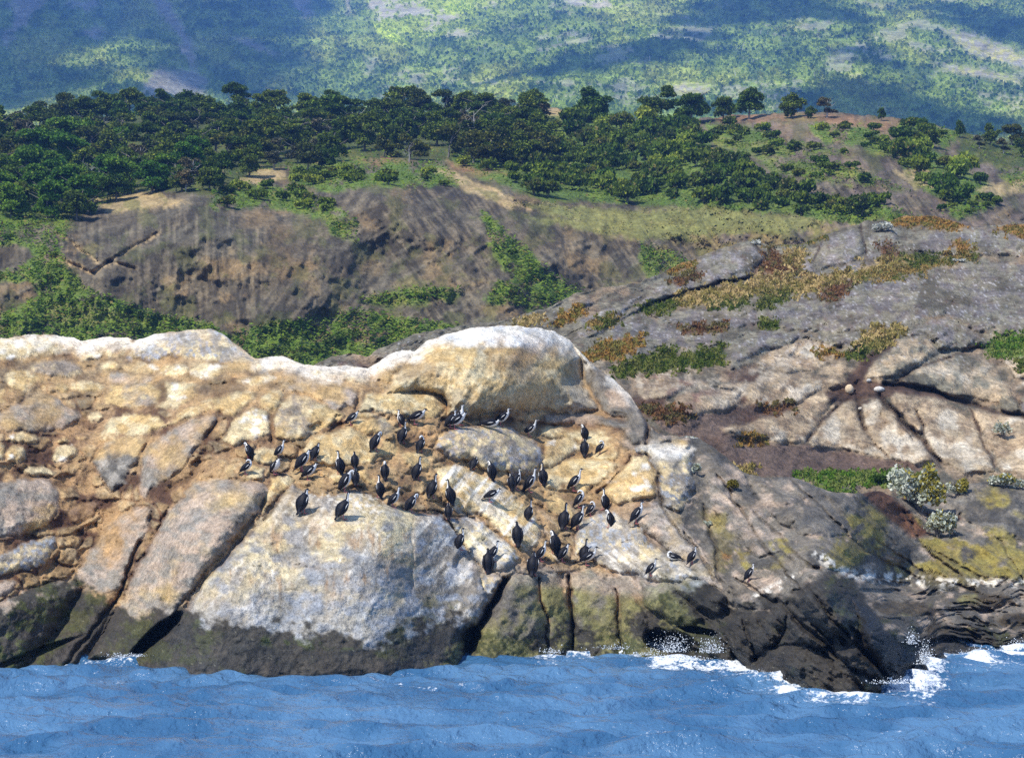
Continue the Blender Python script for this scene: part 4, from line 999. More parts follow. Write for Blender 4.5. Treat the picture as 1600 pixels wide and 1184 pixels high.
def limbs(r, H, lean, n=5, r0=.13, bare=False, spread=1.0):
    out = []; top = np.array([lean * H * .8, 0, H * .8])
    path = [np.array([0, 0, -.25]), np.array([lean * H * .15, r.uniform(-.1, .1), H * .25]), np.array([lean * H * .42, r.uniform(-.15, .15), H * .55]), top]
    out.append(tube(path, [r0, r0 * .8, r0 * .55, r0 * .25]))
    for k in range(n):
        t = r.uniform(.25, .9); i = min(int(t * 3), 2); f = t * 3 - i; b = path[i] * (1 - f) + path[i + 1] * f
        a = r.uniform(0, 2 * math.pi); L = H * r.uniform(.22, .45) * spread
        e = b + np.array([math.cos(a) * L, math.sin(a) * L, L * r.uniform(.25, .9)]); m = (b + e) / 2 + r.normal(size=3) * L * .1
        out.append(tube([b, m, e], [r0 * .38, r0 * .26, r0 * .10], 5))
        if bare:
            for q in range(4):
                s_ = m + (e - m) * r.uniform(0, 1); d = r.normal(size=3) * L * .22 + np.array([0, 0, L * .25])
                out.append(tube([s_, s_ + d * .6, s_ + d * 1.1 + r.normal(size=3) * .05], [r0 * .16, r0 * .11, r0 * .05], 4))
    return join(out)
GD, GM, GL, GY = C(72, 92, 42), C(108, 130, 54), C(150, 164, 74), C(152, 142, 98)
def make_tree(seed, kind):
    r = np.random.default_rng(seed); H = 4.6
    lean = {'wind': .22, 'round': .03, 'flat': .1, 'grey': .05, 'lush': .03, 'dome': .06}[kind]
    lo = []
    if kind in ('round', 'lush'):
        for k in range(13):
            a = r.uniform(0, 6.28); q = r.uniform(.2, 1.5); lo.append((math.cos(a) * q + lean * 2, math.sin(a) * q, r.uniform(.8, 3.9) - q * .35, r.uniform(.6, .95), r.uniform(.6, .95), r.uniform(.6, .9)))
    elif kind == 'dome':
        for k in range(22):
            d = r.normal(size=3); d /= np.linalg.norm(d); q = r.uniform(.35, 1.0)
            lo.append((d[0] * 1.35 * q + .12 * k / 22, d[1] * 1.3 * q, 1.95 + d[2] * 1.45 * q, r.uniform(.5, .8), r.uniform(.5, .8), r.uniform(.5, .75)))
    elif kind == 'wind':
        for k in range(14):
            t = r.random(); lo.append((-.9 + t * 3.2, r.uniform(-1.1, 1.1), 4.1 - t * 1.9 - r.random() * 2.3, r.uniform(.6, 1.05), r.uniform(.6, .9), r.uniform(.5, .8)))
    elif kind == 'flat':
        for k in range(13):
            a = r.uniform(0, 6.28); q = r.uniform(.3, 1.9); lo.append((math.cos(a) * q + .4, math.sin(a) * q, r.uniform(1.2, 3.7), r.uniform(.6, 1.0), r.uniform(.6, 1.), r.uniform(.45, .7)))
    else:
        for k in range(10):
            a = r.uniform(0, 6.28); q = r.uniform(.2, 1.2); lo.append((math.cos(a) * q, math.sin(a) * q, r.uniform(1., 3.4), r.uniform(.5, .8), r.uniform(.5, .8), r.uniform(.4, .7)))
    c = {'grey': (C(112, 106, 82), C(90, 92, 56), C(150, 140, 116)), 'lush': (C(78, 112, 44), C(106, 142, 56), C(140, 164, 70)), 'wind': (C(70, 84, 42), C(96, 104, 54), C(130, 128, 74))}.get(kind, (GD, GM, GL))
    V, Fq, col = crown(r, lo, 3400 if kind != 'grey' else 1800, .21, *c)
    return (mesh_np('crown', V, Fq, M_LEAF, {'col': col}, False, link=False), mesh_np('trunk', *limbs(r, H * .9, lean, 7), M_BARK if kind != 'grey' else M_DEAD, link=False))
def make_shrub(seed, c0, c1, c2, n=800, leaf=.2):
    r = np.random.default_rng(seed); lo = [(r.uniform(-.6, .6), r.uniform(-.5, .5), r.uniform(.3, .75), r.uniform(.35, .6), r.uniform(.35, .6), r.uniform(.25, .45)) for _ in range(8)]
    V, Fq, col = crown(r, lo, n, leaf, c0, c1, c2)
    tw = join([tube([(0, 0, -.1), (r.uniform(-.3, .3), r.uniform(-.3, .3), .4), (r.uniform(-.6, .6), r.uniform(-.5, .5), .85)], [.03, .022, .01], 4) for _ in range(6)])
    return (mesh_np('foliage', V, Fq, M_LEAF, {'col': col}, False, link=False), mesh_np('stem', *tw, M_BARK, link=False))
TREES = {k: [make_tree(s0 + i, k) for i in range(n)] for k, s0, n in (('round', 100, 4), ('wind', 200, 5), ('flat', 300, 3), ('grey', 400, 3), ('lush', 450, 4), ('dome', 480, 5))}
SHRUBS = [make_shrub(500 + i, *c) for i, c in enumerate([(GD, GM, GL), (GM, GL, GL), (GD, GM, GY), (C(90, 92, 50), GM, C(128, 122, 86)), (GM, C(86, 106, 40), GL)])]
def place(kind_name, meshes, names, loc, h, rz, label, cat, group=None, sx=1.0):
    o = empty(kind_name, loc, rz); o.scale = (h * sx, h * sx, h)
    for me, nm in zip(meshes, names): obj_of(nm, me, o)
    props(o, label, cat, group); return o
r_ = random.Random(4)
def tree_at(u, v, kind, px, label, group=None, sx=1.0, rz=None):
    p = surf(hill_depth, u, v); H = px * p.y / F / 4.4
    m = TREES[kind][r_.randrange(len(TREES[kind]))]
    return place('beech_tree', m, ('crown', 'trunk'), p - Vector((0, 0, .1)), H, (r_.uniform(-.5, .5) if rz is None else rz), label, 'tree', group, sx)
# crest trees that stand alone against the mountain
for u, v, k, px, sx, lab in ((832, 172, 'dome', 36, .9, 'small round tree alone on the crest between the dense wood and the big windswept tree'),
    (926, 184, 'dome', 50, 1.25, 'broad windswept tree sloping down to the right, first on the crest past the grassy gap'),
    (1024, 188, 'flat', 50, 1.0, 'open crowned tree with sky gaps, between the windswept tree and the dark round one'),
    (1080, 190, 'dome', 52, 1.0, 'dense dark round tree on the crest, tallest of its cluster beside the open crowned one'),
    (1130, 186, 'dome', 42, .9, 'lower round tree on the crest between two taller dark crowns'),
    (1170, 184, 'dome', 50, .85, 'crest tree whose crown trails off to the right above the bare rocky knoll'),
    (1236, 182, 'dome', 44, .95, 'broad bushy tree standing on the rocky knoll, apart from the cluster on its left'),
    (1292, 181, 'grey', 32, 1.0, 'low grey brown bushy tree on the knoll beside the broad green one'),
    (1266, 182, 'dome', 22, .9, 'tiny green tree squeezed between the broad bushy tree and the grey one on the knoll'),
    (1377, 186, 'dome', 24, .55, 'single little upright tree alone on the bare ridge'),
    (1500, 212, 'dome', 30, .6, 'small dark upright tree on the ridge left of the far right wood')):
    tree_at(u, v + 3, k, px * 1.2, lab, None, sx * 1.1, 0.1)
for u, v, k, px in ((1548, 226, 'dome', 40), (1580, 228, 'wind', 42), (1610, 232, 'dome', 40), (1530, 232, 'grey', 26), (1640, 232, 'round', 44), (1568, 240, 'grey', 30), (1598, 246, 'round', 34), (1680, 240, 'wind', 44)):
    tree_at(u, v, k, px, 'dark tree in the small clump at the end of the ridge, far right', 'trees clumped at the right end of the ridge')
# the wood on the left
FW = [P for P, c in G3 if c == 'f']
n_t = 0
for row, v0 in enumerate(np.arange(178, 345, 13.5)):
    u0 = -230 + (row % 2) * 15
    while u0 < 870:
        u = u0 + r_.uniform(-9, 9); v = v0 + r_.uniform(-5, 5) + (6 * math.sin(u / 90.))
        u0 += 33 + (v0 - 178) * .10
        if (u < -60 or u > 1660) and row % 2: continue
        U1, V1 = np.array([u]), np.array([v])
        if v < interp(VT3, u) - 4 or polysd(FW[0], U1, V1)[0] < -3: continue
        if 540 < u < 720 and v > 236: continue
        k = r_.choice(['round', 'dome', 'dome', 'wind', 'flat', 'grey'] if v < 270 else ['round', 'dome', 'flat', 'round', 'dome', 'grey'])
        px = r_.uniform(40, 54) if v < 220 else r_.uniform(44, 66)
        if k == 'grey': px *= .75
        left = u < 330 and v > 240
        if left and k in ('round', 'flat'): k = 'lush'
        tree_at(u, v, k, px, *((('leafy tree high up among the lush trees on the left slope', 'upper lush trees on the left slope') if v < 282 else ('leafy tree halfway down the lush left slope', 'middle lush trees on the left slope') if v < 314 else ('leafy tree at the foot of the lush trees, level with the cliff', 'lowest lush trees on the left slope')) if left else
                ('grey brown thin crowned tree inside the dark wood', 'grey brown trees in the dark wood') if k == 'grey' else (('dark green tree at the upper edge of the wood, against the mountain', 'trees along the top edge of the wood') if v < 198 else ('dark green tree in the dense middle of the hilltop wood', 'trees in the middle of the wood') if v < 226 else ('dark green tree along the lower front edge of the hilltop wood', 'trees along the front edge of the wood'))), r_.uniform(1.1, 1.4))
        n_t += 1
for u, v, k, px in ((816, 256, 'dome', 62), (780, 250, 'wind', 58), (760, 232, 'dome', 60), (700, 246, 'wind', 60), (640, 250, 'wind', 44), (600, 246, 'wind', 40), (480, 266, 'wind', 48), (515, 262, 'round', 34), (290, 300, 'grey', 44), (335, 300, 'round', 40)):
    tree_at(u, v, k, px, {816: 'large dark tree at the right foot of the wood, its crown reaching the slope', 780: 'dark tree just left of the large one at the right foot of the wood', 760: 'dark tree behind the pale dead trunk at the right of the wood',
        700: 'windswept tree left of the pale forked dead trunk', 640: 'low windswept tree with a bare grey underside on the grass edge', 600: 'low sloping tree at the grass edge left of the bare grey one', 480: 'dark sloping tree above the tan clearing',
        515: 'small round tree right of the dark sloping one above the tan clearing', 290: 'greyish thin tree at the brow of the grey cliff', 335: 'small green tree at the brow of the cliff beside the tan patch'}[u], None, 1.1, .1)
# dead trees
def dead(seed): r = np.random.default_rng(seed); return mesh_np('dead_tree', *limbs(r, 4.4, r.uniform(-.1, .15), 8, .11, True, .9), M_DEAD, link=False)
DT = [dead(s_) for s_ in (1, 2, 3)]
for i, (u, v, px, lab) in enumerate(((278, 302, 44, 'bleached dead tree with upright bare branches at the brow of the cliff'), (148, 306, 52, 'crooked pale dead tree in the lush trees above the left end of the cliff'),
    (104, 306, 38, 'leaning pale dead stem left of the crooked dead tree'), (742, 232, 66, 'tall forked pale dead trunk at the right side of the wood'), (196, 186, 30, 'dead tree with curved pale branches near the hilltop on the left'),
    (294, 184, 22, 'short pale snag on the hilltop in the wood'), (520, 232, 34, 'grey dead tree inside the wood above the tan clearing'), (400, 262, 26, 'thin grey snag beside the tan clearing'), (240, 270, 36, 'grey dead tree in the middle of the left trees'),
    (640, 256, 30, 'low grey dead tree leaning over the grass edge'))):
    p = surf(hill_depth, u, v - 3); o = bpy.data.objects.new('dead_tree', DT[i % 3]); sc.collection.objects.link(o); o.location = p + Vector((0, -1.2, 0)); s_ = px * p.y / F / 4.4; o.scale = (s_,) * 3
    o.rotation_euler = (0, 0, i * 1.3); props(o, lab, 'dead tree')
# scrub
def shrub_at(depth, u, v, px, label, group, mi=None, name='shrub', sx=1.0):
    p = surf(depth, u, v); H = px * p.y / F
    m = SHRUBS[r_.randrange(len(SHRUBS)) if mi is None else mi]
    return place(name, m, ('foliage', 'stem'), p, H, r_.uniform(0, 6.2), label, 'shrub', group, sx)
F2 = [P for P, c in G3 if c == 'f2']; NS = 0
for row, v0 in enumerate(np.arange(184, 342, 9.5)):
    u0 = 700 + (row % 2) * 10
    while u0 < 1560:
        u = u0 + r_.uniform(-7, 7); v = v0 + r_.uniform(-4, 4); u0 += 23 + (v0 - 184) * .06
        U1, V1 = np.array([u]), np.array([v])
        if v < interp(VT3, u) or max(polysd(F2[0], U1, V1)[0], polysd(F2[1], U1, V1)[0]) < 2 or r_.random() < .22: continue
        if 840 < u < 890 and v < 200: continue
        big = r_.uniform(15, 30)
        shrub_at(hill_depth, u, v, big, *((('green shrub in the upper scrub just under the crest trees', 'shrubs just under the crest') if v < 235 else ('green shrub in the middle band of scrub below the crest', 'shrubs in the middle band of scrub') if v < 285 else ('green shrub at the lower edge of the scrub beside the dry grass', 'shrubs beside the dry grass')) if u < 1390 else ('green shrub in the gully on the right of the rocky knoll', 'shrubs in the gully right of the knoll')), sx=.8)
        NS += 1
for i in range(70):
    u, v = r_.uniform(330, 700), r_.uniform(262, 330)
    if g3mask(np.array([u]), np.array([v]), 'g')[0] > .6: shrub_at(hill_depth, u, v, r_.uniform(9, 17), 'low green shrub on the grassy shoulder above the grey cliff', 'low shrubs on the shoulder above the cliff')
for i in range(230):
    u, v = r_.uniform(1090, 1600), r_.uniform(190, 335)
    if g3mask(np.array([u]), np.array([v]), 'g')[0] > .5: shrub_at(hill_depth, u, v, r_.uniform(8, 15), 'low shrub on the rocky knoll', 'low shrubs on the rocky knoll')
for i in range(46):
    u, v = r_.uniform(0, 960), r_.uniform(345, 560)
    if g3mask(np.array([u]), np.array([v]), 'g')[0] > .6: shrub_at(hill_depth, u, v, r_.uniform(7, 13), 'low green shrub in the hollow below the grey cliff', 'low shrubs below the cliff')
# low growth nobody could count
def flat_quads(c, s_, r):
    n = len(c); t = r.uniform(0, 6.283, n); z = r.normal(size=n) * .35; a = np.stack([np.cos(t), np.sin(t), z], 1); b = np.stack([-np.sin(t), np.cos(t), r.normal(size=n) * .35 + .25 * np.cos(t)], 1); q = s_[:, None]
    return np.stack([c - a * q, c - b * q * .5, c + a * q, c + b * q * .5], 1).reshape(-1, 3), np.arange(n * 4).reshape(n, 4)
def ground_growth(name, depth, U, V, size, cols, up=1.0, aspect=1.6, lift=.05):
    r = np.random.default_rng(77); P = surf_many(depth, U, V); s_ = size * r.uniform(.5, 1.5, len(U))
    P[:, 2] += lift + s_ * .3 + r.uniform(0, .22, len(U)); P[:, 1] -= .1
    Vq, Fq = flat_quads(P, s_ * .6, r)
    o = mesh_np(name, Vq, Fq, M_GRASS, {'col': np.repeat(cols, 4, 0)}, False); props(o, kind='stuff'); return o
n = 90000
n = 150000
U = rng.uniform(-40, 1640, n); V = rng.uniform(175, 575, n)
pr = np.maximum(g3mask(U, V, 'g'), .55 * g3mask(U, V, 'f')) * (.55 + .45 * sstep(-.3, .2, fbm(U / 14, V / 10, 3, 701))); pr = pr * (V > interp(VT3, U) + 2)
k = rng.random(n) < pr; U, V = U[k], V[k]
t = sstep(-.3, .3, fbm(U / 18, V / 12, 4, 702) + rng.normal(size=len(U)) * .1); cc = mixc(C(88, 118, 40), C(128, 150, 58), t); m = rng.random(len(U)) < .08; cc[m] = C(146, 132, 76)
ground_growth('ground_cover', hill_depth, U, V, .27, cc)
n = 30000
U = rng.uniform(780, 1420, n); V = rng.uniform(255, 400, n); T3 = np.zeros(n)
for P, c in TAN3: T3 = np.maximum(T3, polysd(P, U, V) > -2)
k = T3 * (rng.random(n) < .25 * sstep(-.15, .2, fbm(U / 16, V / 9, 3, 731))) > 0; U, V = U[k], V[k]
cc = mixc(C(176, 160, 112), C(126, 130, 72), rng.random(len(U)))
ground_growth('dry_grass', hill_depth, U, V, .22, cc)
# plants in the joints of the rocky hillside
Us, Vs, Cs, Sz = [], [], [], []
HV = {'g': (C(88, 104, 44), C(128, 130, 68)), 'o': (C(176, 136, 74), C(136, 128, 68)), 't': (C(206, 180, 122), C(156, 142, 82)), 'b': (C(136, 100, 68), C(122, 112, 70)), 'm': (C(98, 132, 48), C(140, 152, 80)), 'go': (C(106, 114, 56), C(170, 142, 84))}
for P, c in VEG2:
    a, b = P.min(0), P.max(0); n = int((b - a + 14).prod() * .75); u = rng.uniform(a[0] - 10, b[0] + 10, n); v = rng.uniform(a[1] - 5, b[1] + 5, n)
    k = rng.random(len(u)) < sstep(-9, 7, polysd(P, u, v) + fbm(u / 8, v / 8, 3, 711) * 16); u, v = u[k], v[k]; q = sstep(-.25, .25, fbm(u / 9, v / 6, 3, 712) + rng.normal(size=len(u)) * .15)
    k = v > interp(VT2, u) + 2; u, v, q = u[k], v[k], q[k]
    Us.append(u); Vs.append(v); Cs.append(mixc(HV[c][0], HV[c][1], q)); Sz.append(np.full(len(u), 1.25 if c in 't' else 1.0))
U = np.concatenate(Us); V = np.concatenate(Vs)
r = np.random.default_rng(5); P = surf_many(slope_depth, U, V); s_ = .085 * r.uniform(.5, 1.5, len(U)) * np.concatenate(Sz); P[:, 2] += s_ * .4
Vq, Fq = quads(P, s_, r, up=1.3, aspect=2.4)
props(mesh_np('heath_and_grass', Vq, Fq, M_GRASS, {'col': np.repeat(np.concatenate(Cs), 4, 0)}, False), kind='stuff')

# silver cushion shrubs on the near rocks
def silver(seed, w, h, yel, n=2200, leaf=.055, white=False):
    r = np.random.default_rng(seed); lo = [(r.uniform(-.65, .65) * w, r.uniform(-.5, .5) * w * .8, h * r.uniform(.25, .62), w * r.uniform(.25, .42), w * r.uniform(.25, .42), h * r.uniform(.25, .4)) for _ in range(12)]
    c = (C(222, 224, 208), C(182, 188, 160), C(186, 170, 84)) if not white else (C(226, 226, 216), C(200, 200, 186), C(150, 156, 120))
    V, Fq, col = crown(r, lo, n, leaf * (1 + w), *c)
    yy = r.random(n) < yel * sstep(-.3, .5, V[::4][:, 0] / w + V[::4][:, 2] / h - .3); yy = np.repeat(yy, 4); col[yy] = C(168, 156, 70)
    st = join([tube([(0, 0, -.08), (r.uniform(-.3, .3) * w, r.uniform(-.3, .3) * w, h * .4), (r.uniform(-.6, .6) * w, r.uniform(-.5, .5) * w, h * .75)], [.025, .018, .008], 4) for _ in range(8)])
    return V, Fq, col, st
for i, (dep, u, v, wp, hp, yel, wh, lab) in enumerate((
    (front_depth, 1438, 800, 54, 78, .75, False, 'largest silver leaved shrub tinged with yellow, growing above the brown soil on the right'),
    (front_depth, 1466, 840, 30, 46, .25, False, 'round silver shrub just below the largest one, beside the brown soil'),
    (front_depth, 1496, 775, 24, 30, .95, False, 'yellowish low shrub leaning against the right side of the largest silver shrub'),
    (slope_depth, 1072, 692, 22, 12, .1, True, 'flat pale cushion plant at the top edge of the shore rock, beside the gully'),
    (slope_depth, 1566, 684, 18, 28, .05, False, 'round silver shrub set against the pinkish slabs near the right edge'),
    (slope_depth, 1376, 362, 24, 16, .02, True, 'whitish flowering cushion on the skyline of the grey slope'),
    (slope_depth, 1181, 384, 9, 11, .02, True, 'tiny white cushion plant on top of the tilted grey slab'),
    (front_depth, 1568, 762, 26, 24, .6, False, 'yellow and silver low shrub at the right edge below the pink slabs'),
    (front_depth, 1596, 764, 14, 18, .05, False, 'small silver shrub touching the right edge of the photo, beside the yellow one'),
    (front_depth, 1088, 742, 9, 20, .0, False, 'grey silver sprig in the shaded cleft right of the pale block'),
    (front_depth, 1106, 822, 8, 9, .0, False, 'tiny silver tuft on the shore rock right of the lying bird'),
    (slope_depth, 1498, 410, 12, 6, .0, True, 'small white flowering mat in the grass strip of the grey slope'))):
    p = surf(dep, u, v); k = p.y / F
    V, Fq, col, st = silver(40 + i, wp * k, hp * k, yel, 4200 if wp > 40 else 1300 if wp > 20 else 500, .05, wh)
    o = empty('silver_shrub', p); mesh_np('foliage', V, Fq, M_GRASS, {'col': col}, False, o); mesh_np('stem', *st, M_BARK, None, True, o)
    props(o, lab, 'shrub')
for i, (u, v, wp, hp, lab) in enumerate(((1153, 745, 14, 15, 'straw coloured grass tuft in the gully at the foot of the soil slope'), (1145, 765, 10, 18, 'green yellow tuft in a crack of the shore rock below the straw tuft'),
        (1378, 756, 16, 18, 'dark green round bush in the bright green strip left of the largest silver shrub'))):
    dep = front_depth if i == 1 else slope_depth
    p = surf(dep, u, v); k = p.y / F; c = [(C(200, 180, 120), C(170, 160, 90), C(120, 120, 60)), (C(140, 126, 50), C(110, 104, 44), C(150, 140, 60)), (C(66, 88, 36), C(84, 110, 40), C(110, 128, 50))][i]
    r = np.random.default_rng(90 + i); V, Fq, col = crown(r, [(r.uniform(-.5, .5) * wp * k, r.uniform(-.4, .4) * wp * k, hp * k * .4, wp * k * .4, wp * k * .4, hp * k * .35) for _ in range(6)], 600, .1, *c)
    o = mesh_np('bush', V, Fq, M_GRASS, {'col': col}, False); o.location = p; props(o, lab, 'bush')
# loose stones in the hollow of the pink slabs
M_STONE = rock_material('pale_stone', (3, 12, 40), (.03, .01, .004), .85, 1.15)
for i, (dep, u, v, rx, rz, c, lab) in enumerate(((slope_depth, 1327, 612, 7, 8, (232, 206, 168), 'egg shaped cream stone in the brown hollow where the cracks of the pink slabs meet'),
        (slope_depth, 1373, 611, 9, 5, (222, 214, 200), 'flat whitish stone right of the egg shaped one in the hollow'),
        (slope_depth, 1357, 596, 4, 3, (200, 196, 186), 'little pale stone above and between the two larger loose stones'),
        (slope_depth, 1345, 640, 5, 3, (205, 196, 180), 'small pale stone in the crack below the egg shaped one'))):
    p = surf(dep, u, v); k = p.y / F
    n_ = 1 + .18 * fbm(IV[:, 0] * 1.3 + i, IV[:, 1] * 1.3 + IV[:, 2], 3, 800 + i)
    V = IV * n_[:, None] * np.array([rx * k, rx * k * .9, rz * k]) + np.array([0, -.1, rz * k * .5])
    o = mesh_np('stone', V, IF, M_STONE, {'col': np.repeat(C(*c)[None, :], len(V), 0)}); o.location = p; props(o, lab, 'stone')

# spray thrown up where swell meets the rock
M_SPRAY = plain('sea_spray', (.82, .86, .88), .6, .4, var=20)
cs, rs = [], []
rr = np.random.default_rng(31)
for u, v, su, sv, n in ((1050, 1012, 22, 16, 150), (1112, 1014, 14, 14, 110), (1075, 1030, 34, 4, 90), (1010, 1022, 24, 4, 60), (1190, 1052, 22, 4, 70), (1235, 1062, 22, 7, 120), (1285, 1062, 18, 14, 160), (1330, 1076, 26, 5, 90),
                        (1400, 1066, 26, 5, 90), (1446, 1030, 9, 20, 160), (1425, 1000, 8, 14, 60), (1540, 1018, 26, 6, 110), (1590, 1010, 14, 9, 70), (200, 1024, 22, 3, 50), (862, 1018, 12, 5, 40), (960, 1012, 22, 5, 50)):
    n *= 4; uu = rr.normal(u, su * .7, n); vv = v + sv * .4 - np.abs(rr.normal(0, sv * .8, n)); Yb = np.interp(u, [0, 700, 1000, 1200, 1400, 1440, 1500, 1600], [62, 62, 64, 58.6, 55.2, 58, 65, 65]) - .5 + rr.normal(0, .25, n)
    P = wpos(uu, vv, Yb); P[:, 2] = np.maximum(P[:, 2], .0); cs.append(P); rs += list(.004 + .013 * rr.random(n) ** 3)
cs = np.concatenate(cs)
V, Fc = blobs(cs, rs, IV1, IF1, .3); props(mesh_np('sea_spray', V, Fc, M_SPRAY), kind='stuff')
# bleached trunks in the far forest
n = 5200
U = rng.uniform(480, 1640, n); V = rng.uniform(8, 190, n)
w = np.zeros(n)
for cu, cv, ru, rv, a in ((800, 80, 170, 26, 1), (960, 48, 120, 30, 1), (1100, 75, 160, 30, .9), (1190, 75, 120, 30, .9), (1300, 60, 110, 34, .9), (1480, 70, 130, 50, .6), (1300, 110, 60, 30, .6), (700, 75, 60, 20, .7), (1060, 62, 200, 14, .7), (560, 105, 60, 20, .5)):
    w = np.maximum(w, a * np.exp(-((U - cu) / ru) ** 2 - ((V - cv) / rv) ** 2))
k = rng.random(n) < w * sstep(-.1, .35, fbm(U / 30, V / 10, 3, 720)) * .55; U, V = U[k], V[k]
P = surf_many(mtn_depth, U, V); Vt, Ft = [], []
for i, p in enumerate(P):
    h = rng.uniform(1.2, 3.6); a = .16 + .02 * h; l = rng.uniform(-.15, .15) * h
    b = np.array([[-a, 0, -1], [a, 0, -1], [0, a, -1], [-a * .4 + l, 0, h], [a * .4 + l, 0, h], [l, a * .4, h]]) + p
    Vt.append(b); Ft.append(np.array([[0, 1, 4, 3], [1, 2, 5, 4], [2, 0, 3, 5]]) + i * 6)
props(mesh_np('dead_trunks', np.concatenate(Vt), np.concatenate(Ft), plain('far_bleached_wood', (.62, .60, .55), .9, var=1)), kind='stuff')
print('trees', n_t, 'shrubs', NS)

n = 90000
U = rng.uniform(-60, 1660, n); V = 235 - 262 * rng.random(n) ** .9
c_, _w = mtn_color(U, V, (np.zeros(n),))
k = (c_[:, 1] > c_[:, 0] * 1.12) & (rng.random(n) < .35 + .65 * sstep(-.3, .2, fbm(U / 26, V / 9, 4, 741))); U, V, c_ = U[k], V[k], c_[k]
P = surf_many(mtn_depth, U, V); r = np.random.default_rng(8); s_ = r.uniform(.8, 2.2, len(U)) * (.7 + P[:, 1] / 3000.); P[:, 2] += s_ * .5
Vq, Fq = quads(P, s_, r, up=.8, aspect=1.3)
props(mesh_np('far_forest', Vq, Fq, M_GRASS, {'col': np.repeat(c_ * r.uniform(.72, 1.2, (len(U), 1)), 4, 0)}, False), kind='stuff')
# ------------------------------------------------------------------ the birds
M_BLK = plain('black_plumage', (.010, .010, .014), .6, .22, var=40)
M_WHT = plain('white_plumage', (.78, .77, .74), .8, .2, var=40)
M_PNK = plain('pink_skin', (.50, .16, .17), .6, .3, var=40)
M_BIL = plain('horn_bill', (.12, .10, .09), .5, .4, var=40)
def loft(rings, white, seg=14, lat=0.0, cap=True):
    """rings: (x, z, lateral radius, in-plane radius); white(i, cos_angle) -> bool"""
    P = np.array([(r[0], r[1]) for r in rings], float); n = len(P); V = []; Fc = []; Mi = []
    for i in range(n):
        t = P[min(i + 1, n - 1)] - P[max(i - 1, 0)]; t /= np.linalg.norm(t) + 1e-9; vx, vz = t[1], -t[0]
        for k in range(seg):
            w = 2 * math.pi * k / seg
            V.append((P[i, 0] + vx * rings[i][3] * math.cos(w), lat + rings[i][2] * math.sin(w), P[i, 1] + vz * rings[i][3] * math.cos(w)))
    for i in range(n - 1):
        for k in range(seg):
            k2 = (k + 1) % seg; Fc.append((i * seg + k, i * seg + k2, (i + 1) * seg + k2, (i + 1) * seg + k))
            Mi.append(1 if white(i + .5, math.cos(2 * math.pi * (k + .5) / seg)) else 0)
    a = len(V); V.append((P[0, 0], lat, P[0, 1])); V.append((P[-1, 0], lat, P[-1, 1]))
    for k in range(seg):
        k2 = (k + 1) % seg; Fc.append((a, k2, k)); Mi.append(0); Fc.append((a + 1, (n - 1) * seg + k, (n - 1) * seg + k2)); Mi.append(Mi[-3] if False else (1 if white(n - 1.5, math.cos(2 * math.pi * (k + .5) / seg)) else 0))
    return V, Fc, Mi
def pymesh(name, V, Fc, mats, Mi=None, sub=False):
    me = bpy.data.meshes.new(name); me.from_pydata([tuple(map(float, v)) for v in V], [], [tuple(map(int, f)) for f in Fc])
    for m in mats: me.materials.append(m)
    if Mi is not None: me.polygons.foreach_set('material_index', Mi)
    me.polygons.foreach_set('use_smooth', [True] * len(Fc)); me.update(); return me
BODY = [(-.215, .02, .030, .006), (-.17, .075, .042, .010), (-.125, .13, .052, .028), (-.095, .18, .072, .055), (-.065, .235, .092, .078), (-.035, .30, .100, .090), (-.002, .37, .096, .088), (.028, .43, .078, .074), (.050, .475, .056, .056)]
NECK = {   # offsets from the shoulder (.050, .475)
 'up': [(.018, .05, .036, .036), (.022, .10, .030, .030), (.026, .15, .029, .030), (.040, .19, .033, .036), (.068, .212, .031, .033), (.092, .210, .018, .018), (.100, .208, .010, .010)],
 's': [(.030, .035, .040, .038), (.028, .075, .031, .031), (.012, .115, .029, .029), (.022, .155, .032, .034), (.050, .180, .032, .034), (.078, .178, .020, .020), (.088, .175, .010, .010)],
 'short': [(.022, .03, .046, .044), (.030, .06, .038, .038), (.042, .09, .034, .038), (.070, .108, .032, .034), (.095, .102, .019, .019), (.103, .098, .010, .010)],
 'breast': [(.024, .04, .040, .038), (.044, .075, .034, .034), (.082, .092, .034, .036), (.116, .066, .036, .038), (.122, .028, .030, .030), (.112, -.004, .016, .016), (.108, -.012, .010, .010)],
 'back': [(.008, .045, .040, .040), (-.012, .082, .035, .036), (-.050, .105, .036, .036), (-.092, .098, .040, .040), (-.122, .070, .032, .032), (-.142, .045, .018, .018), (-.148, .038, .010, .010)]}
BILLS = {'up': ((.098, .210), (.172, .196)), 's': ((.086, .176), (.160, .160)), 'short': ((.100, .100), (.170, .078)), 'breast': ((.109, -.010), (.075, -.070)), 'back': ((-.146, .040), (-.172, -.022))}
def rot(p, a, c=(-.045, .21)):
    x, z = p[0] - c[0], p[1] - c[1]; return (c[0] + x * math.cos(a) + z * math.sin(a), c[1] - x * math.sin(a) + z * math.cos(a))
BIRDS = {}
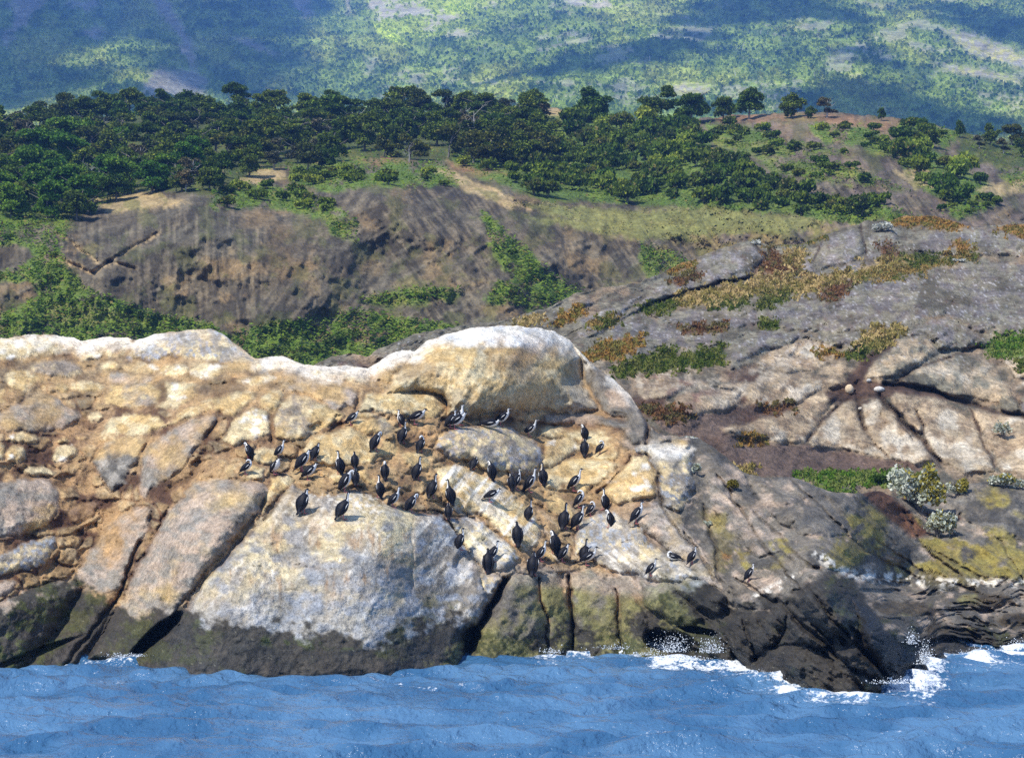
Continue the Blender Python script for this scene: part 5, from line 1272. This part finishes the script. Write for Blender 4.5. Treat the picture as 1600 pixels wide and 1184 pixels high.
def bird_meshes(neck, lean, lying=False):
    lean = lean - 9 if not lying else lean
    key = (neck, lean, lying)
    if key in BIRDS: return BIRDS[key]
    a = math.radians(lean); drop = .11 if lying else .045
    rg = []
    for i, (x, z, ry, rn) in enumerate(BODY):
        w = a * (1 if i > 2 else (.75 if i > 0 else .6)); q = rot((x, z), w); rg.append((q[0], q[1] - drop, ry * 1.28, rn * 1.32))
    nb = len(rg); sx, sz = rg[-1][0], rg[-1][1]; tilt = a * .35
    def off(o): return (sx + o[0] * math.cos(tilt) + o[1] * math.sin(tilt), sz - o[0] * math.sin(tilt) + o[1] * math.cos(tilt))
    for o in NECK[neck]: q = off(o); rg.append((q[0], q[1], o[2], o[3]))
    nh = len(rg)
    def white(i, c):
        if i < 2.2: return False
        if i < nb - 1: return c > .08
        if i > nh - 4: return c > .12
        if neck in ('back', 'breast'): return c > -.6
        return c > -.45
    V, Fc, Mi = loft(rg, white)
    body = pymesh('body', V, Fc, [M_BLK, M_WHT], Mi)
    b0, b1 = off(BILLS[neck][0]), off(BILLS[neck][1])
    bill = pymesh('beak', *loft([(b0[0], b0[1], .012, .013), ((b0[0] + b1[0]) / 2, (b0[1] + b1[1]) / 2, .008, .008), (b1[0] - .004, b1[1] + .001, .005, .006), (b1[0], b1[1] - .008, .002, .003)], lambda i, c: False, 8)[:2], [M_BIL])
    wings = []
    for s in (-1, 1):
        W = [(-.165, .10, .008, .012), (-.13, .15, .014, .036), (-.10, .205, .020, .058), (-.072, .265, .024, .072), (-.045, .325, .026, .076), (-.015, .385, .024, .064), (.010, .43, .018, .042), (.022, .455, .010, .018)]
        wr = []
        for (x, z, ry, rn) in W: q = rot((x, z), a); wr.append((q[0], q[1] - drop, ry * 1.2, rn * 1.22))
        Vw, Fw, Mw = loft(wr, lambda i, c: False, 10)
        Vw = [(x, s * (.028 + .086 * math.sin(min(1, max(0, (k // 10)) / 5.) * math.pi * .62 + .25)) + y, z) for k, (x, y, z) in enumerate(Vw[:-2])] + [(Vw[-2][0], s * .04, Vw[-2][2]), (Vw[-1][0], s * .075, Vw[-1][2])]
        w_ = pymesh('wing', Vw, Fw, [M_BLK]); wings.append(w_)
    bars = []
    for s in (-1, 1):
        W = [(-.055, .285, .005, .006), (-.035, .335, .007, .010), (-.012, .385, .007, .010), (.004, .42, .004, .005)]
        wr = [(rot((x, z), a)[0], rot((x, z), a)[1] - drop, ry, rn) for x, z, ry, rn in W]
        bars.append(pymesh('wing_stripe', *loft(wr, lambda i, c: False, 6, lat=s * .138)[:2], [M_WHT]))
    legs = []
    if not lying:
        for s in (-1, 1):
            hip = (rot((-.06, .20), a * .5)[0], s * .045, .16)
            Vt, Ft = tube([hip, (-.02, s * .048, .09), (-.03, s * .05, .012)], [.020, .011, .009], 6)
            o = len(Vt); Vt = np.concatenate([Vt, [(-.045, s * .05, .014), (.065, s * .05 - .035, .004), (.078, s * .05, .006), (.060, s * .05 + .035, .004), (-.045, s * .05, -.008), (.065, s * .05 - .035, -.008), (.078, s * .05, -.008), (.060, s * .05 + .035, -.008)]])
            Ft = [tuple(f) for f in Ft] + [(o, o + 1, o + 2), (o, o + 2, o + 3), (o + 4, o + 6, o + 5), (o + 4, o + 7, o + 6), (o + 1, o + 5, o + 6, o + 2), (o + 2, o + 6, o + 7, o + 3), (o, o + 4, o + 5, o + 1), (o + 3, o + 7, o + 4, o)]
            legs.append(pymesh('leg', Vt, Ft, [M_PNK]))
    BIRDS[key] = [('body', body), ('beak', bill)] + [('wing', w_) for w_ in wings] + [('wing_stripe', w_) for w_ in bars] + [('leg', l_) for l_ in legs]
    return BIRDS[key]
# foot u, foot v, height px, neck, lean, yaw, label
BL = [
 (388, 716, 27, 'breast', 5, 150, 'preening bird with its white head tucked, upper one of the leftmost pair'),
 (384, 740, 23, 'back', 35, 15, 'crouching bird preening with tail out, lower one of the leftmost pair'),
 (436, 715, 30, 'up', 22, 5, 'white fronted bird stretching right, just above the hunched white bellied one'),
 (431, 740, 27, 'short', 25, -40, 'hunched bird showing a mostly white belly, below the stretching one left of the group'),
 (473, 735, 35, 'short', 22, 20, 'bird leaning right above the flat leaning one, left part of the colony'),
 (482, 749, 28, 'short', 35, 5, 'bird leaning far right directly below another leaning bird, above the front slab'),
 (493, 718, 28, 'short', 12, 50, 'hunched bird behind and above the two overlapping leaning birds'),
 (529, 740, 38, 'up', -8, 140, 'slim bird with head turned left, between the hunched round one and the leaning trio'),
 (554, 731, 27, 'short', 5, 100, 'round backed black bird with head drawn in, right of the slim left looking one'),
 (540, 768, 40, 'breast', 14, 10, 'front bird of the overlapping pair above the top of the great slab'),
 (556, 757, 28, 'short', 5, 90, 'bird half hidden behind the front one of the pair above the great slab'),
 (475, 801, 43, 'short', 8, 45, 'lone bird at the upper left edge of the great pale front slab'),
 (536, 810, 44, 'up', 18, 40, 'lone bird leaning right on the white crown of the great front slab'),
 (591, 776, 36, 'up', -12, 140, 'thin bird leaning left beside the small dark hollow'),
 (615, 792, 34, 'up', 22, 10, 'white chested bird looking right at the slab edge, right of the dark hollow'),
 (643, 800, 31, 'breast', 16, 30, 'bird bending its white head to its chest above the long crack of the great slab'),
 (602, 748, 29, 'back', 0, 90, 'bird seen from behind with a white head spot, alone in the ochre hollow'),
 (588, 704, 32, 'breast', 10, 35, 'preening bird with white head pointing right, below the bird on the pale hump'),
 (630, 692, 36, 'up', 8, 50, 'upright bird standing just in front of the two on the ochre ledge'),
 (625, 666, 28, 's', 5, 165, 'bird looking left, left of the two at the foot of the ochre wall'),
 (649, 662, 25, 'short', 48, 5, 'bird leaning forward, right of the two at the foot of the ochre wall'),
 (658, 706, 27, 'back', 12, 50, 'ball shaped preening bird left of the grey hump'),
 (653, 749, 38, 'up', 8, 45, 'slender upright bird in the ochre hollow, right of the one with the head spot'),
 (676, 777, 39, 'up', 12, 50, 'slender bird leaning right, left of the one with its beak open to the left'),
 (702, 787, 40, 'up', -2, 130, 'upright bird looking left, white necked, above the small hunched one'),
 (701, 810, 24, 'breast', 5, 90, 'small hunched bird at the top right corner of the great slab'),
 (720, 858, 35, 's', 6, 35, 'bird looking right on the grey flank of the great slab'),
 (740, 734, 18, 'breast', 25, 60, 'small bird bent low at the left foot of the grey hump'),
 (766, 749, 31, 'breast', -8, 130, 'bird with white head turned left at the foot of the grey hump'),
 (549, 663, 23, 'short', 35, 10, 'bird leaning right on the pale hump, highest bird on the left'),
 (704, 668, 30, 's', 25, 20, 'rear one of the overlapping pair facing right above the grey hump'),
 (712, 670, 30, 'short', 42, 0, 'front one of the overlapping pair, tail stretched left above the grey hump'),
 (720, 663, 33, 'up', 5, -30, 'bird whose white head shows behind the overlapping pair'),
 (761, 668, 16, 'short', 62, 0, 'bird lying flat on the ledge behind the grey hump'),
 (783, 665, 30, 's', 38, 5, 'bird leaning right on top of the grey hump under the dome'),
 (827, 681, 28, 'up', 36, 0, 'long necked white fronted bird at the right end of the grey hump'),
 (911, 687, 26, 'breast', -6, 130, 'bird with its white head turned left, topmost on the ochre ledge right of the hump'),
 (914, 712, 29, 'short', 4, 80, 'bird with a white collar just below the topmost one on the right ledge'),
 (938, 709, 20, 'back', 22, 20, 'ball shaped preening bird on the right ledge beside the collared one'),
 (799, 765, 27, 'breast', 4, 100, 'hunched black bird, left of the row of three taller birds under the hump'),
 (807, 765, 36, 's', 14, 30, 'bird with neck bent, second in the tight row under the hump'),
 (828, 768, 39, 'up', 18, 10, 'white fronted bird leaning right, third in the tight row under the hump'),
 (847, 757, 36, 'up', -2, 110, 'upright bird seen from behind at the right end of the tight row under the hump'),
 (897, 766, 36, 'up', 26, 0, 'tall necked bird in profile facing right in front of the ochre block'),
 (766, 783, 22, 'short', 50, 5, 'bird bent low with its tail to the left, on the pale band below the hump'),
 (828, 813, 34, 'up', 6, 50, 'dark slender bird in the centre of the pale band'),
 (882, 826, 43, 'up', 8, 65, 'tall dark bird seen from behind, left of the crowded four'),
 (903, 826, 40, 'up', 18, 25, 'tall bird with a white breast line in front of the crowded four'),
 (905, 792, 28, 'back', 20, 0, 'preening bird with a white side, rear one of the crowded four'),
 (923, 805, 14, 'back', 25, 10, 'small crouching bird half hidden behind the tall white breasted one'),
 (943, 795, 34, 'up', -12, 140, 'bird leaning left with a long thin neck, right of the crowded four'),
 (951, 822, 28, 'breast', -4, 150, 'round preening bird with white head on its left, below the long thin necked one'),
 (995, 817, 36, 's', 20, 5, 'bird in profile facing right, rightmost on the pale blocks'),
 (809, 851, 40, 'short', 0, 95, 'bird seen straight from behind on the pale band above the brown gully'),
 (864, 864, 38, 'breast', -10, 130, 'bird with its white head turned left above the brown gully'),
 (879, 877, 30, 'short', 22, 20, 'bird leaning right, between the left turned one and the stretched pair'),
 (917, 882, 30, 's', 44, 0, 'front one of the stretched pair, body low and tail far to the left'),
 (914, 876, 36, 'up', 12, 60, 'rear one of the stretched pair, its dark neck upright'),
 (762, 894, 39, 'short', 0, 95, 'bird seen from behind on the grey ledge nearest the water, front of a pair'),
 (771, 876, 33, 's', 18, 20, 'rear bird of the front left pair, looking up to the right'),
 (833, 898, 38, 'short', 4, 75, 'broad dark bird in front on the ledge nearest the water'),
 (846, 876, 34, 'up', 16, 10, 'white chested bird behind the broad dark one on the lowest ledge'),
 (1017, 898, 22, 's', 24, 0, 'small white fronted bird facing right on the bare grey slope'),
 (1055, 875, 15, 'back', 55, 175, 'bird lying down with a curled white neck on the grey slope'),
 (1082, 880, 28, 's', 16, 20, 'bird facing right beside the lying one on the grey slope'),
 (1171, 907, 30, 's', 18, 5, 'solitary bird facing right on the dark rock, far from the colony')]
dark_noise = random.Random(9)
for u, v, px, neck, lean, yaw, lab in BL:
    p = surf(front_depth, u, v); lying = px < 19 and lean > 50
    parts = bird_meshes(neck, lean, lying)
    body = parts[0][1]; zs = [w_.co.z for w_ in body.vertices]; top = max(zs)
    s_ = px * p.y / F / top; s_ = min(max(s_, .82), 1.18)
    o = empty('cormorant', p - Vector((0, .03, .015)), math.radians(yaw)); o.scale = (s_,) * 3; o.rotation_euler[0] = dark_noise.uniform(-.05, .05)
    props(o, lab, 'cormorant', 'cormorants resting on the shore rocks')
    for nm, me in parts: obj_of(nm, me, o)
# ------------------------------------------------------------------ air between here and the mountain
def box(name, lo, hi, mat):
    (x0, y0, z0), (x1, y1, z1) = lo, hi
    V = [(x0, y0, z0), (x1, y0, z0), (x1, y1, z0), (x0, y1, z0), (x0, y0, z1), (x1, y0, z1), (x1, y1, z1), (x0, y1, z1)]
    return mesh_np(name, V, [(0, 3, 2, 1), (4, 5, 6, 7), (0, 1, 5, 4), (1, 2, 6, 5), (2, 3, 7, 6), (3, 0, 4, 7)], mat, smooth=False)
TH = NT('air'); pv = TH.n('ShaderNodeVolumePrincipled')
pv.inputs['Color'].default_value = (.17, .40, 1.0, 1); pv.inputs['Density'].default_value = .00033; pv.inputs['Anisotropy'].default_value = .0
TH.l(pv.outputs[0], TH.out.inputs['Volume'])
hz = box('haze', (-3300, -3300, -61), (3300, 3600, 520), TH.m)
props(hz, kind='stuff')
